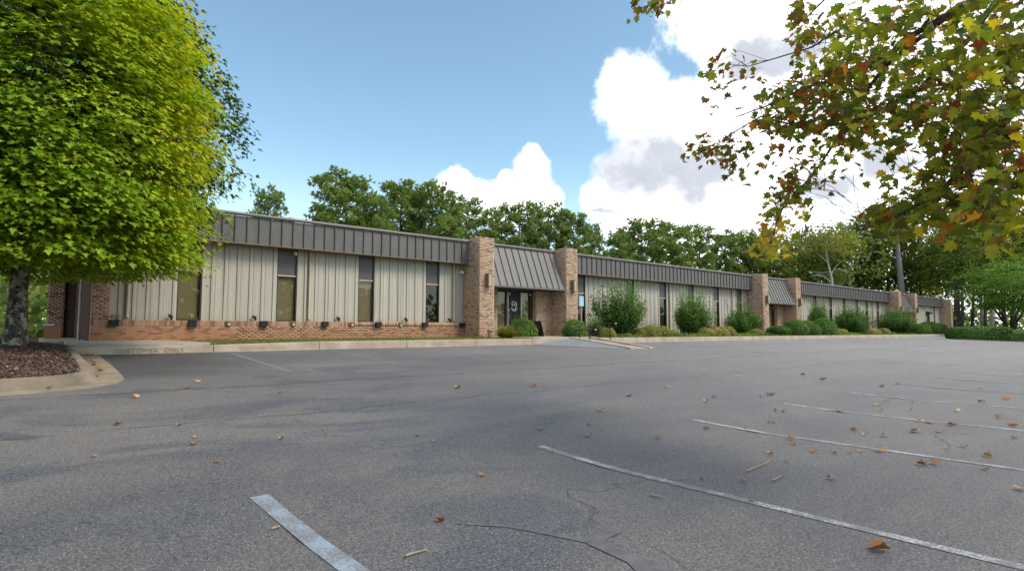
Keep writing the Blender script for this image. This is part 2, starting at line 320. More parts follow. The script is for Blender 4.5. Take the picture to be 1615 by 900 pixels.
leaf('mulch_chip', [(0.0, (0.070, 0.045, 0.035)), (0.5, (0.135, 0.088, 0.068)), (0.8, (0.21, 0.15, 0.12)), (0.95, (0.31, 0.24, 0.20)), (1.0, (0.42, 0.35, 0.28))], 0.0)
plain('mulch_bed', (0.10, 0.055, 0.042), 0.95, 0.1, var=0.5, scale=25, bump=0.6)
def lawn_mat():
    m, t, b = mat('lawn', 0.9, 0.1)
    pos = t.new('ShaderNodeNewGeometry').outputs['Position']
    n = t.noise(pos, 0.9, 5, 0.6); f = t.noise(pos, 40, 4, 0.7)
    col = t.ramp(n, [(0.3, (0.13, 0.105, 0.05)), (0.5, (0.14, 0.155, 0.035)), (0.7, (0.20, 0.21, 0.06))])
    t.put(b.inputs['Base Color'], t.mix(t.rng(f, 0.3, 0.7, 0, 0.5), col, t.mix(0.5, col, (0.05, 0.05, 0.02))))
lawn_mat()
def ground_mat():
    m, t, b = mat('woodland_floor', 0.95, 0.05)
    pos = t.new('ShaderNodeNewGeometry').outputs['Position']
    t.put(b.inputs['Base Color'], t.mix(t.rng(t.noise(pos, 0.25, 6, 0.65), 0.35, 0.65), (0.06, 0.075, 0.025), (0.13, 0.105, 0.06)))
ground_mat()
# ------------------------------------------------------------------ object helpers
LOC = {}                                                               # world location of every object that has children
def tag(o, label=None, cat=None, group=None, kind=None):
    if label: o['label'] = label
    if cat: o['category'] = cat
    if group: o['group'] = group
    if kind: o['kind'] = kind
    return o
def empty(name, loc, label=None, cat=None, group=None, kind=None):
    o = bpy.data.objects.new(name, None); C.objects.link(o); o.location = loc; o.empty_display_size = 0.2
    LOC[o] = Vector(loc)
    return tag(o, label, cat, group, kind)
def link(name, me, parent=None, loc=None, wloc=None):
    """link mesh data as an object; its vertices are relative to the world point wloc"""
    o = bpy.data.objects.new(name, me); C.objects.link(o)
    wl = Vector(wloc) if wloc is not None else Vector((0, 0, 0))
    LOC[o] = wl
    if parent is not None:
        o.parent = parent; o.location = wl - LOC[parent]
    else: o.location = wl
    return o
def raw_mesh(name, V, polys, mats, tint=None, smooth=False, midx=None):
    """V (n,3); polys = list of int arrays (m,k) ; tint = per-face floats"""
    me = bpy.data.meshes.new(name)
    V = np.asarray(V, np.float32)
    me.vertices.add(len(V)); me.vertices.foreach_set('co', V.ravel())
    li = np.concatenate([np.asarray(p, np.int32).ravel() for p in polys])
    tot = np.concatenate([np.full(len(p), np.asarray(p).shape[1], np.int32) for p in polys])
    st = np.concatenate([[0], np.cumsum(tot)[:-1]]).astype(np.int32)
    me.loops.add(len(li)); me.loops.foreach_set('vertex_index', li)
    me.polygons.add(len(tot)); me.polygons.foreach_set('loop_start', st)
    try: me.polygons.foreach_set('loop_total', tot)
    except Exception: pass
    if not isinstance(mats, (list, tuple)): mats = [mats]
    for k in mats: me.materials.append(M[k])
    if midx is not None: me.polygons.foreach_set('material_index', np.asarray(midx, np.int32))
    me.update(calc_edges=True)
    if tint is not None:
        a = me.attributes.new('tint', 'FLOAT', 'FACE'); a.data.foreach_set('value', np.asarray(tint, np.float32))
    if smooth: me.polygons.foreach_set('use_smooth', np.ones(len(tot), bool))
    return me
class MB:
    """collects solids in world coordinates, then builds ONE mesh object"""
    def __init__(s): s.v = []; s.f = []; s.sm = []
    def poly(s, pts, faces, smooth=False):
        k = len(s.v); s.v += [tuple(p) for p in pts]; s.f += [tuple(i + k for i in f) for f in faces]; s.sm += [smooth] * len(faces)
        return s
    def box(s, x0, x1, y0, y1, z0, z1):
        return s.poly([(x0, y0, z0), (x1, y0, z0), (x1, y1, z0), (x0, y1, z0), (x0, y0, z1), (x1, y0, z1), (x1, y1, z1), (x0, y1, z1)],
                      [(0, 3, 2, 1), (4, 5, 6, 7), (0, 1, 5, 4), (1, 2, 6, 5), (2, 3, 7, 6), (3, 0, 4, 7)])
    def prism(s, a, d):
        """polygon a (list of 3d points) pushed along d"""
        n = len(a); a = [Vector(p) for p in a]; b = [p + Vector(d) for p in a]
        return s.poly(a + b, [tuple(range(n))[::-1], tuple(range(n, 2 * n))] + [(i, (i + 1) % n, n + (i + 1) % n, n + i) for i in range(n)])
    def tube(s, pts, rad, n=8, caps=True):
        pts = [Vector(p) for p in pts]; rad = rad if isinstance(rad, (list, tuple)) else [rad] * len(pts); rings = []
        t = (pts[1] - pts[0]).normalized(); ref = Vector((0, 0, 1)) if abs(t.z) < 0.9 else Vector((1, 0, 0))
        a = t.cross(ref).normalized()
        for i, p in enumerate(pts):
            t = (pts[min(i + 1, len(pts) - 1)] - pts[max(i - 1, 0)]).normalized()
            a = (a - t * a.dot(t)).normalized(); b = t.cross(a)
            rings.append([p + (a * math.cos(2 * PI * j / n) + b * math.sin(2 * PI * j / n)) * rad[i] for j in range(n)])
        V = [p for r in rings for p in r]; F = []
        for i in range(len(pts) - 1):
            for j in range(n): F.append((i * n + j, i * n + (j + 1) % n, (i + 1) * n + (j + 1) % n, (i + 1) * n + j))
        s.poly(V, F, True)
        if caps: s.poly(rings[0], [tuple(range(n))[::-1]]); s.poly(rings[-1], [tuple(range(n))])
        return s
    def lathe(s, c, prof, n=20):
        V = [(c[0] + r * math.cos(2 * PI * j / n), c[1] + r * math.sin(2 * PI * j / n), c[2] + z) for r, z in prof for j in range(n)]
        F = [(i * n + j, i * n + (j + 1) % n, (i + 1) * n + (j + 1) % n, (i + 1) * n + j) for i in range(len(prof) - 1) for j in range(n)]
        return s.poly(V, F, True)
    def mesh(s, name, m, wloc=(0, 0, 0)):
        me = bpy.data.meshes.new(name); w_ = Vector(wloc)
        me.from_pydata([Vector(p) - w_ for p in s.v], [], s.f)
        for k in (m if isinstance(m, (list, tuple)) else [m]): me.materials.append(M[k])
        me.polygons.foreach_set('use_smooth', s.sm); me.update()
        return me
    def build(s, name, m, parent=None, wloc=None):
        if wloc is None:
            a = np.array(s.v); wloc = (float(a[:, 0].mean()), float(a[:, 1].mean()), float(a[:, 2].min()))
        return link(name, s.mesh(name, m, wloc), parent, wloc=wloc)
def copy_tree(o, loc=None, parent=None):
    c = o.copy(); C.objects.link(c)
    if parent is not None: c.parent = parent
    if loc is not None: c.location = loc
    for ch in list(o.children): copy_tree(ch, None, c)
    return c

# ------------------------------------------------------------------ the setting: ground, lot, kerbs
def grid_mesh(name, us, vs, fz, m):
    V = np.array([(u, v, fz(u, v)) for v in vs for u in us]); nu = len(us)
    i = np.arange((len(vs) - 1) * (nu - 1)); r = i // (nu - 1); c = i % (nu - 1); a = r * nu + c
    return raw_mesh(name, V, [np.stack([a, a + 1, a + nu + 1, a + nu], 1)], m, smooth=True)
KB = lambda u: 0.015 - 0.0024 * max(0, u - 12) - 0.055 * min(1, max(0, 4.6 - u))                        # top of the building kerb
def floor_z(u, v):
    if v > 16.55: return KB(u) - 0.10 - (0.2 if v > 60 else 0.0)
    return gz(max(-60, min(u, 200)), v) - 0.10
us = [-2500, -900, -300, -120, -60] + list(np.arange(-40, 141, 4.0)) + [170, 220, 400, 900, 2500]
vs = [-2500, -900, -300, -120, -60, -30, -10, 0, 3.5] + list(np.arange(5, 16.3, 1.0)) + [16.45, 16.60, 20, 30, 45, 60, 80, 120, 300, 900, 2500]
tag(link('woodland_ground', grid_mesh('ground', us, vs, floor_z, 'woodland_floor')), 'brown and green woodland floor reaching away behind the building', kind='structure')
us = [-40, -25, -15] + list(np.arange(-10, 80, 2.0)) + [84.0]
vs = [-45, -30, -20, -12, -6, -2, 1.5, 3.5] + list(np.arange(4.5, 16.2, 1.0)) + [16.45]
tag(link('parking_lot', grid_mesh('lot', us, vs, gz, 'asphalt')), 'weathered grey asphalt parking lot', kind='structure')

def on_lot(pts, w_, lift, name, m, label=None, jag=0.0, seed=0):
    """a flat ribbon laid on the lot along pts [(u,v),...] (width w_ or a list)"""
    R = random.Random(seed); P = [Vector((p[0], p[1], 0)) for p in pts]; q = []
    for a, b in zip(P, P[1:]):
        n = max(1, int((b - a).length / 0.5)); q += [a.lerp(b, i / n) for i in range(n)]
    q.append(P[-1]); mb = MB(); V = []
    for i, p in enumerate(q):
        t = (q[min(i + 1, len(q) - 1)] - q[max(0, i - 1)]).normalized(); s = Vector((-t.y, t.x, 0))
        wi = w_ if not isinstance(w_, (list, tuple)) else w_[0] + (w_[1] - w_[0]) * i / (len(q) - 1)
        for k in (-0.5, 0.5):
            e = p + s * (wi * k * (1 + R.uniform(-jag, jag))) ; V.append((e.x, e.y, gz(e.x, e.y) + lift))
    mb.poly(V, [(2 * i, 2 * i + 1, 2 * i + 3, 2 * i + 2)[::-1] for i in range(len(q) - 1)])
    o = mb.build(name, m); return tag(o, label, kind='structure')
stall = [1.37, 4.09, 6.86, 9.48, 12.15, 14.85, 17.55, 20.25, 22.95, 25.65, 28.35]
for i, u in enumerate(stall):
    if i == 0: on_lot([(1.33, 4.42), (1.42, -1.5)], 0.125, 0.004, 'stall_line', 'blue_white_paint', 'short worn blue white stall line nearest the camera', 0.12)
    else: on_lot([(u, 4.42 - 0.02 * i), (u - 0.05, -1.4)], 0.092, 0.004, 'stall_line', 'worn_white_paint' if i < 5 else 'faded_paint', 'worn white stall line on the near side of the lot', 0.08, i)
for u in (4.0, 6.7, 9.4, 12.1, 22.9, 25.6, 28.3, 31.0, 33.7, 36.4, 39.1, 41.8, 44.5, 47.2): on_lot([(u, 16.0), (u, 11.6)], 0.1, 0.004, 'stall_line', 'faded_paint', 'faded stall line along the building kerb', 0.08, int(u * 10))
for k in range(3): on_lot([(18.9 + k * 1.5, 16.0 - k * 0.2), (18.9 + k * 1.5, 12.6)], 0.12, 0.004, 'stall_line', 'faded_blue_paint', 'faded blue accessible stall line beside the ramp', 0.1, k)
g = lambda *p: [tuple(at_g(x, y)[:2]) for x, y in p]
on_lot(g((720, 826), (800, 830), (850, 838), (905, 850), (938, 856)), [0.02, 0.085], 0.004, 'tar_seam', 'tar', 'dark tar sealed crack crossing the near asphalt', 0.5, 3)
on_lot(g((932, 856), (965, 868), (1000, 884), (1040, 906)), [0.08, 0.17], 0.005, 'tar_seam', 'tar', 'wide dark tar fork running to the bottom edge', 0.35, 4)
on_lot(g((975, 838), (950, 846), (934, 857)), [0.04, 0.08], 0.006, 'tar_seam', 'tar', 'short dark tar stub of the forked crack', 0.5, 5)
on_lot(g((1186, 556), (1204, 555.6), (1226, 555.4)), [0.3, 0.22], 0.005, 'tar_seam', 'tar', 'short black broken patch in the middle of the lot', 0.5, 6)

# building kerb: separate concrete lengths with open joints
kerb = empty('kerb', (0, 16.6, 0), 'pale concrete kerb along the front of the building', kind='structure')
def kerb_piece(u0, u1, z0a=None):
    f = lambda u: [(u, 16.40, gz(u, 16.4) - 0.06), (u, 16.47, KB(u) - 0.03), (u, 16.50, KB(u)), (u, 16.66, KB(u)), (u, 16.66, gz(u, 16.4) - 0.06)]
    mb = MB(); n = 5; mb.poly(f(u0) + f(u1), [tuple(range(n)), tuple(range(n, 2 * n))[::-1]] + [((i + 1) % n, i, n + i, n + (i + 1) % n) for i in range(n)])
    return mb.build('kerb_segment', 'kerb_concrete', kerb)
ends = [0.60, 3.69, 6.5, 9.4, 12.2, 14.9, 17.15]
for a, b in zip(ends, ends[1:]): kerb_piece(a + 0.008, b - 0.008)
e = [18.53] + list(np.arange(21.4, 73.5, 2.85)) + [73.6]
for a, b in zip(e, e[1:]): kerb_piece(a + 0.008, b - 0.008)
# faded reserve stencils on the first two lengths
def text(name, s, size, m, parent, wloc, rot, ext=0.0015):
    cu = bpy.data.curves.new(name, 'FONT'); cu.body = s; cu.size = size; cu.extrude = ext; cu.align_x = 'CENTER'; cu.align_y = 'CENTER'; cu.space_character = 1.15
    tmp = bpy.data.objects.new('tmp', cu); C.objects.link(tmp); dg = bpy.context.evaluated_depsgraph_get(); dg.update()
    me = bpy.data.meshes.new_from_object(tmp.evaluated_get(dg)); bpy.data.objects.remove(tmp)
    me.materials.clear(); me.materials.append(M[m])
    o = link(name, me, parent, wloc=wloc); o.rotation_euler = rot; return o
for u, s, sz in ((2.3, 'CUSTOMER  ONLY', 0.155), (4.95, 'CUSTOMER  ONLY', 0.13), (10.6, 'CUSTOMER', 0.10)):
    zc = (gz(u, 16.4) + KB(u)) / 2 - 0.012
    text('stencil_lettering', s, sz, 'stencil' if u < 3 else 'tan_trim', kerb, (u, 16.426, zc), (PI / 2 - 0.33, 0, 0))

# concrete apron and walks
walk = empty('sidewalk', (2, 18, 0), 'pale concrete apron and walk at the foot of the wall', kind='structure')
def slab(poly, z, th=0.12, name='paving_slab', m='walk_concrete', fall=0.0):
    MB().prism([(x, y, z - th - fall * max(0, 21.7 - y)) for x, y in poly], (0, 0, th)).build(name, m, walk)
slab([(0.86, 16.69), (2.05, 16.69), (2.0, 21.70), (0.80, 21.70)], 0.022, fall=.0112)
slab([(2.07, 16.69), (3.0, 16.69), (3.3, 21.70), (2.02, 21.70)], 0.020, fall=.0111)
slab([(3.02, 16.69), (3.64, 16.69), (4.1, 18.6), (3.32, 21.70)], 0.018, fall=.0105)
slab([(0.30, 21.72), (1.38, 21.72), (1.38, 29.9), (0.30, 29.9)], 0.021)
slab([(15.6, 16.69), (17.15, 16.69), (17.15, 18.0), (15.6, 18.0)], 0.020); slab([(17.17, 16.69), (18.7, 16.69), (18.7, 18.0), (17.17, 18.0)], 0.021)
slab([(16.4, 18.02), (18.7, 18.02), (18.7, 20.6), (16.4, 20.6)], 0.022); slab([(18.72, 18.02), (21.0, 18.02), (21.0, 20.6), (18.72, 20.6)], 0.020)
slab([(16.36, 20.62), (21.05, 20.62), (21.05, 22.0), (16.36, 22.0)], 0.024)
for u0 in (43.06, 74.27): slab([(u0, 20.0), (u0 + 4.75, 20.0), (u0 + 4.75, 22.0), (u0, 22.0)], 0.02 if u0 < 60 else 0.0)
# accessible ramp built out over the lot, with pale edge strips and flared asphalt side
ramp = empty('accessible_ramp', (17.6, 15.2, gz(17.6, 15)), 'concrete kerb ramp built out onto the asphalt by the entrance', kind='structure')
def wedge(u0, u1, v0, v1, z1, name, m, lift=0.0):
    a = gz(u0, v0) + 0.012
    MB().prism([(u0, v0, a - 0.1), (u0, v1, a - 0.1), (u0, v1, z1 + lift), (u0, v0, a + lift)], (u1 - u0, 0, 0)).build(name, m, ramp)
wedge(17.36, 18.32, 13.55, 16.67, 0.0, 'ramp_surface', 'kerb_concrete'); wedge(17.16, 17.355, 13.5, 16.67, 0.0, 'edge_strip', 'white_paint' if False else 'walk_concrete', 0.05); wedge(18.325, 18.52, 13.5, 16.67, 0.0, 'edge_strip', 'walk_concrete', 0.05)
fl = MB(); z0 = gz(15.2, 16.4)
fl.poly([(14.92, 16.4, z0 + .006), (17.15, 13.5, gz(17.15, 13.5) + .006), (17.155, 16.39, 0.0), (14.92, 16.67, -0.1), (17.155, 16.67, 0.005), (15.6, 16.67, 0.0)], [(0, 1, 2), (0, 2, 4, 5)])
fl.build('side_flare', 'faded_blue_paint', ramp)

# planted island on the left: raised concrete kerb with a gutter pan, bark mulch inside
ISL = [(-30, 10.75), (-8, 10.75), (-2.5, 10.78), (-0.6, 10.84), (-0.1, 10.9), (0.30, 11.02), (0.55, 11.17), (0.72, 11.38), (0.80, 11.65), (0.82, 12.1), (0.82, 13.5), (0.80, 15.0), (0.78, 16.45)]
def offset(pts, d):
    P = [Vector(p) for p in pts]; q = []
    for i, p in enumerate(P):
        t = (P[min(i + 1, len(P) - 1)] - P[max(0, i - 1)]).normalized(); q.append(p + Vector((t.y, -t.x)) * d)
    return q
def hz(u, v): return gz(u, v) + 0.165
isl = empty('planting_island', (-2, 12, gz(-2, 12)), 'mulched planting island with a rounded concrete kerb', kind='structure')
def sweep(prof, name, m):
    rows = []
    for d, k, z in prof:
        rows.append([(p.x, p.y, (gz(p.x, p.y) if k == 0 else hz(p.x, p.y)) + z) for p in offset(ISL, d)])
    n = len(ISL); V = [p for r in rows for p in r]
    mb = MB(); mb.poly(V, [(i * n + j, (i + 1) * n + j, (i + 1) * n + j + 1, i * n + j + 1) for i in range(len(prof) - 1) for j in range(n - 1)], True)
    return mb.build(name, m, isl)
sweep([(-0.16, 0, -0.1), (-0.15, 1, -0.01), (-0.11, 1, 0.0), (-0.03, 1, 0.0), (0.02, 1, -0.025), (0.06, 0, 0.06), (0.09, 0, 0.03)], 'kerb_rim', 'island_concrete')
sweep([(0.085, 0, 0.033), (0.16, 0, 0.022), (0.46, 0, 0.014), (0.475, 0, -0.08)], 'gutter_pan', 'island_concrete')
inner = offset(ISL, -0.13)
def mulch_z(u, v):
    t = min(1, max(0, (v - 10.9) / 5)); e = min(1, max(0, (0.75 - u) / 1.3), 1)
    return hz(u, v) - 0.03 + 0.20 * (t * (2 - t)) * (0.15 + 0.85 * e) + 0.02 * mnoise.noise(Vector((u * 1.3, v * 1.3, 0)))
mv = []; mf = []; nn = 34
vsM = list(np.linspace(10.88, 21.0, nn))
def right_edge(v):
    if v <= 16.45:
        b = 0.6
        for p, q in zip(inner, inner[1:]):
            if p.y <= v <= q.y or q.y <= v <= p.y:
                if p.x > -3: b = p.x + (q.x - p.x) * ((v - p.y) / (q.y - p.y) if abs(q.y - p.y) > 1e-6 else 0)
        return b
    return 0.77
for v in vsM:
    ru = right_edge(max(v, inner[4].y + 0.01)); 
    for k in range(30):
        s = k / 29; u = ru - (1 - s) ** 2 * (ru + 30); vv = v
        if k < 29 and v < 11.2: vv = max(v, 10.90)
        mv.append((u, vv, mulch_z(u, vv) if v > 10.9 else hz(u, vv) - 0.06))
i = np.arange((nn - 1) * 29); r_ = i // 29; c_ = i % 29; a = r_ * 30 + c_
mm = raw_mesh('mulch', np.array(mv), [np.stack([a, a + 1, a + 31, a + 30], 1)], 'mulch_bed', smooth=True)
link('mulch_bed', mm, isl)
# loose bark chips over the bed
rng = np.random.default_rng(5)
def scatter_quads(P, size, aspect, tilt, rng, tri=False):
    n = len(P); th = rng.uniform(0, 2 * PI, n); L = size * rng.uniform(0.5, 1.4, n); W = L * aspect * rng.uniform(0.6, 1.4, n)
    a = np.stack([np.cos(th), np.sin(th), rng.normal(0, tilt, n)], 1); b = np.stack([-np.sin(th), np.cos(th), rng.normal(0, tilt, n)], 1)
    a *= L[:, None] / 2; b *= W[:, None] / 2
    V = np.stack([P - a - b, P + a - b, P + a + b, P - a + b], 1).reshape(-1, 3)
    return V, np.arange(4 * n).reshape(-1, 4)
n = 46000; pu = 0.72 - rng.random(n) ** 1.5 * 7.5; pv = 10.95 + rng.random(n) * 8.5
keep = np.array([u < right_edge(max(v, inner[4].y + .01)) - 0.02 and (v > 10.9 + 0.0) for u, v in zip(pu, pv)]) & ~((pv < 11.35) & (pu > 0.25 + (pv - 10.95) * 0.9)); pu = pu[keep]; pv = pv[keep]
P = np.stack([pu, pv, np.array([mulch_z(u, v) for u, v in zip(pu, pv)]) + 0.008], 1)
V, F = scatter_quads(P, 0.034, 0.5, 0.25, rng)
tag(link('bark_chips', raw_mesh('chips', V, [F], 'mulch_chip', rng.random(len(F)) ** 1.5)), 'loose brown bark mulch chips on the planting island', kind='stuff')

# lawn strip between kerb and building
lawn = []
def lawn_poly(p, name='lawn'):
    mb = MB(); mb.poly([(u, v, KB(u) - 0.02) for u, v in p], [tuple(range(len(p)))]); tag(mb.build(name, 'lawn'), 'dry yellow green lawn strip in front of the wall', kind='structure')
lawn_poly([(3.66, 16.67), (15.58, 16.67), (15.58, 21.72), (3.36, 21.72), (4.12, 18.6)]); lawn_poly([(18.74, 16.67), (46, 16.67), (46, 21.8), (21.1, 21.8), (21.1, 18), (18.74, 18)]); lawn_poly([(46, 16.67), (74, 16.67), (96, 16.67), (96, 21.8), (46, 21.8)])
n = 30000; pu = np.concatenate([rng.uniform(3.7, 15.5, n // 2), 18.8 + rng.random(n // 2) ** 1.3 * 70]); pv = 16.68 + rng.random(n) ** 1.6 * 4.9
keep = ~((pu < 4.2) & (pv > 18.4)) & ~((pu > 18.7) & (pu < 21.1) & (pv > 18)) & ~((pu < 4.1) & (pv > 16.6 + (pu - 3.6) * 3.8)); pu = pu[keep]; pv = pv[keep]; n = len(pu)
base = np.stack([pu, pv, np.array([KB(u) for u in pu]) - 0.02], 1); th = rng.uniform(0, PI, n); hgt = rng.uniform(0.03, 0.075, n)
sv = np.stack([np.cos(th), np.sin(th), 0 * th], 1) * 0.012; tip = base + np.stack([rng.normal(0, .025, n), rng.normal(0, .025, n), hgt], 1)
V = np.stack([base - sv, base + sv, tip], 1).reshape(-1, 3)
tag(link('lawn_grass', raw_mesh('grass', V, [np.arange(3 * n).reshape(-1, 3)], 'grass_blade', rng.random(n))), 'short dry grass blades on the lawn strip', kind='stuff')

# ------------------------------------------------------------------ the building
bld = empty('office_building', (48, 33, 0), 'long low brick and grey metal office building with brown standing seam fascia', 'building')
BR = random.Random(11)
def bricks_for(o, a, nrm, width, height, z0=0.0, bw=0.194, bh=0.057, j=0.0095, stagger=True, out=0.007):
    """brick boxes (5 faces each) on a face starting at o (lower left seen from outside), running along a"""
    res = []; rows = int(height / (bh + j)); bh2 = height / max(rows, 1) - j
    for r in range(rows):
        x = -(bw + j) * (0.5 if (r % 2 and stagger) else 0.0)
        while x < width - 0.02:
            x0 = max(x, 0.004); x1 = min(x + bw, width - 0.004)
            if x1 - x0 > 0.025: res.append((o, a, nrm, x0, x1, z0 + r * (bh2 + j) + j * 0.5, bh2, out + BR.uniform(-0.003, 0.003), BR.random()))
            x += bw + j
    return res
def brick_mesh(lst, name, m, parent, wloc):
    V = []; F = []; T = []; k = 0; w_ = np.array(wloc, float)
    for o, a, nrm, x0, x1, z, h, out, tn in lst:
        o = np.array(o, float) - w_; a = np.array(a, float); nn_ = np.array(nrm, float); up = np.array([0, 0, 1.0])
        A = o + a * x0 + up * z; B = o + a * x1 + up * z; D = up * h; N = nn_ * out
        V += [A + N, B + N, B + N + D, A + N + D, A - nn_ * .004, B - nn_ * .004, B - nn_ * .004 + D, A - nn_ * .004 + D]
        F += [(k, k + 1, k + 2, k + 3), (k + 1, k + 5, k + 6, k + 2), (k + 4, k, k + 3, k + 7), (k + 3, k + 2, k + 6, k + 7), (k + 4, k + 5, k + 1, k)]
        T += [tn] * 5; k += 8
    o = link(name, raw_mesh(name, np.array(V), [np.array(F)], m, T), parent, wloc=wloc); return tag(o, kind='stuff')
def brick_body(name, x0, x1, y0, y1, z0, z1, faces, bm='pier_brick', mm_='mortar', label=None):
    p = MB().box(x0, x1, y0, y1, z0, z1).build(name, mm_, bld)
    if label: p['label'] = label
    l = []
    if 'f' in faces: l += bricks_for((x0, y0, z0), (1, 0, 0), (0, -1, 0), x1 - x0, z1 - z0)
    if 'l' in faces: l += bricks_for((x0, y1, z0), (0, -1, 0), (-1, 0, 0), y1 - y0, z1 - z0)
    if 'r' in faces: l += bricks_for((x1, y0, z0), (0, 1, 0), (1, 0, 0), y1 - y0, z1 - z0)
    if 'b' in faces: l += bricks_for((x1, y1, z0), (-1, 0, 0), (0, 1, 0), x1 - x0, z1 - z0)
    brick_mesh(l, 'brickwork', bm, p, LOC[p]); return p
ZB, ZT = 3.42, 4.50                                                    # fascia bottom and roof edge
PIER = [(15.49, 16.33), (21.08, 21.92), (42.20, 43.04), (47.85, 48.70), (73.40, 74.24), (79.20, 80.05)]
for a, b in PIER: brick_body('brick_pier', a, b, 20.66, 22.3, -0.25, 4.58, 'flr')
brick_body('brick_pier', 94.6, 95.3, 20.66, 44.0, -0.3, 4.4, 'fl')
# core walls, roof
MB().box(1.42, 95.0, 22.12, 22.3, -0.2, 4.3).build('wall', 'interior', bld)
MB().box(1.425, 94.6, 43.8, 44.0, -0.2, 4.3).build('rear_wall', 'grey_siding', bld)
MB().box(1.40, 94.6, 21.75, 44.0, 4.30, 4.40).build('roof', 'roof_membrane', bld)
MB().box(1.42, 1.56, 22.31, 43.79, -0.2, 4.29).build('end_wall', 'dark_brick_wall', bld)
# base wall of the first wing: soldier course over stretchers, nearest 300 bricks laid one by one
bw_ = MB().box(1.42, 15.488, 21.755, 22.10, -0.2, 0.665).build('brick_base', 'red_mortar', bld)
pl_ = MB().box(1.42, 1.87, 21.757, 22.10, 0.668, 4.3).build('brick_pillar', 'red_mortar', bld)
lst = bricks_for((1.42, 21.755, -0.14), (1, 0, 0), (0, -1, 0), 14.065, 0.61) 
sold = bricks_for((1.42, 21.755, 0.475), (1, 0, 0), (0, -1, 0), 14.065, 0.19, bw=0.066, bh=0.18, j=0.0095, stagger=False, out=0.009)
lst = sorted(lst, key=lambda q: q[3]); sold = sorted(sold, key=lambda q: q[3])
one = sold[:110] + lst[:190]
proto = {}
def unit_brick(w_, h, tone):
    key = (round(w_, 2), round(h, 2), tone)
    if key not in proto:
        mb = MB().box(-w_ / 2, w_ / 2, -0.010, 0.02, 0, h); me = mb.mesh('brick', 'base_brick')
        at_ = me.attributes.new('tint', 'FLOAT', 'FACE'); at_.data.foreach_set('value', [tone] * 6); proto[key] = me
    return proto[key]
for o, a, nrm, x0, x1, z, h, out, tn in one:
    tone = (0.05, 0.25, 0.45, 0.65, 0.8, 0.95)[int(tn * 5.99)]
    link('brick', unit_brick(x1 - x0, h, tone), bw_, wloc=(o[0] + (x0 + x1) / 2, 21.755 + 0.002 - out * 0.3, o[2] + z))
brick_mesh(sold[110:] + lst[190:], 'brickwork', 'base_brick', bw_, LOC[bw_])
brick_mesh(bricks_for((1.42, 21.757, 0.668), (1, 0, 0), (0, -1, 0), 0.45, 3.4), 'brickwork', 'base_brick', pl_, LOC[pl_])
for u0, u1 in ((21.92, 42.2), (48.7, 73.4), (80.05, 94.6)): MB().box(u0 + .003, u1 - .003, 21.90, 22.10, -0.25, 0.115).build('plinth', 'kerb_concrete', bld)

# ribbed wall panels
def panel_mesh(w_, z0, z1):
    p = [(0, 0), (0.25, 0), (0.262, -0.038), (0.325, -0.038), (0.345, 0), (0.40, 0)]
    p = [(x * w_ / 0.4, y) for x, y in p]; mb = MB(); n_ = len(p)
    mb.poly([(x, y, z0) for x, y in p] + [(x, y, z1) for x, y in p], [(i, i + 1, n_ + i + 1, n_ + i) for i in range(n_ - 1)])
    mb.box(-0.004, 0.012, -0.012, 0.03, z0, z1)
    return mb.mesh('wall_panel', 'grey_siding')
pcache = {}
def panels(u0, u1, z0):
    n_ = max(1, round((u1 - u0) / 0.415)); w_ = (u1 - u0) / n_; key = (round(w_, 2), z0)
    if key not in pcache: pcache[key] = panel_mesh(key[0], z0, 3.44)
    for i_ in range(n_):
        o = link('wall_panel', pcache[key], bld, wloc=(u0 + i_ * w_, 21.95, 0)); o.scale = (w_ / key[0], 1, 1)
BLINDS = {'tan': 'blind', 'none': None}
def window(u0, u1, zb, blind='tan'):
    w_ = empty('window', ((u0 + u1) / 2, 22.0, zb)); w_.parent = bld; w_.location = LOC[w_] - LOC[bld]
    f = MB()
    f.box(u0, u0 + .035, 21.95, 22.10, zb, 3.43); f.box(u1 - .05, u1, 21.95, 22.10, zb, 3.43)
    f.box(u0 + .036, u1 - .051, 21.99, 22.09, zb, zb + .05)
    f.build('frame', 'bronze_frame', w_)
    MB().box(u0 + .036, u1 - .051, 21.97, 22.09, 2.36, 2.41).build('transom', 'tan_trim', w_)
    MB().box(u0 + .036, u1 - .051, 22.01, 22.06, 2.413, 3.43).build('spandrel', 'spandrel', w_)
    MB().box(u0 + .036, u1 - .051, 22.030, 22.036, zb + .052, 2.357).build('pane', 'glass', w_)
    if blind == 'tan': MB().box(u0 + .04, u1 - .055, 22.085, 22.095, zb + .055, 2.35).build('blind', 'blind', w_)
    return w_
WIN1 = [(3.74, 4.49), (6.99, 7.75), (10.24, 10.96), (13.46, 14.18)]
WIN2 = [(23.17, 23.93), (27.56, 28.32), (30.92, 31.68), (34.15, 34.9), (37.4, 38.15), (40.65, 41.4)]
WIN3 = [(51.0, 51.75), (54.2, 54.95), (57.7, 58.45), (61.0, 61.75), (64.3, 65.05), (67.1, 67.85), (70.4, 71.15)]
for u0, u1, W_, zb in ((1.872, 15.488, WIN1, 0.668), (21.923, 42.197, WIN2, 0.56), (48.703, 73.397, WIN3, 0.56)):
    x = u0
    for k, (a, b) in enumerate(W_):
        panels(x, a, 0.668 if zb > .6 else 0.118); bl = 'tan'
        if W_ is WIN2 and k in (0, 2): bl = 'none'
        if W_ is WIN3 and k in (2, 5): bl = 'none'
        if W_ is WIN1 and k == 3: bl = 'none'
        window(a, b, zb, bl)
        if zb < .6: MB().box(a, b, 21.96, 22.09, 0.118, 0.557).build('apron_panel', 'spandrel', bld)
        x = b
    panels(x, u1, 0.668 if zb > .6 else 0.118)
panels(80.053, 88.3, 0.118); panels(90.0, 91.9, 0.118); window(91.9, 92.5, 0.56); panels(92.5, 94.597, 0.118)
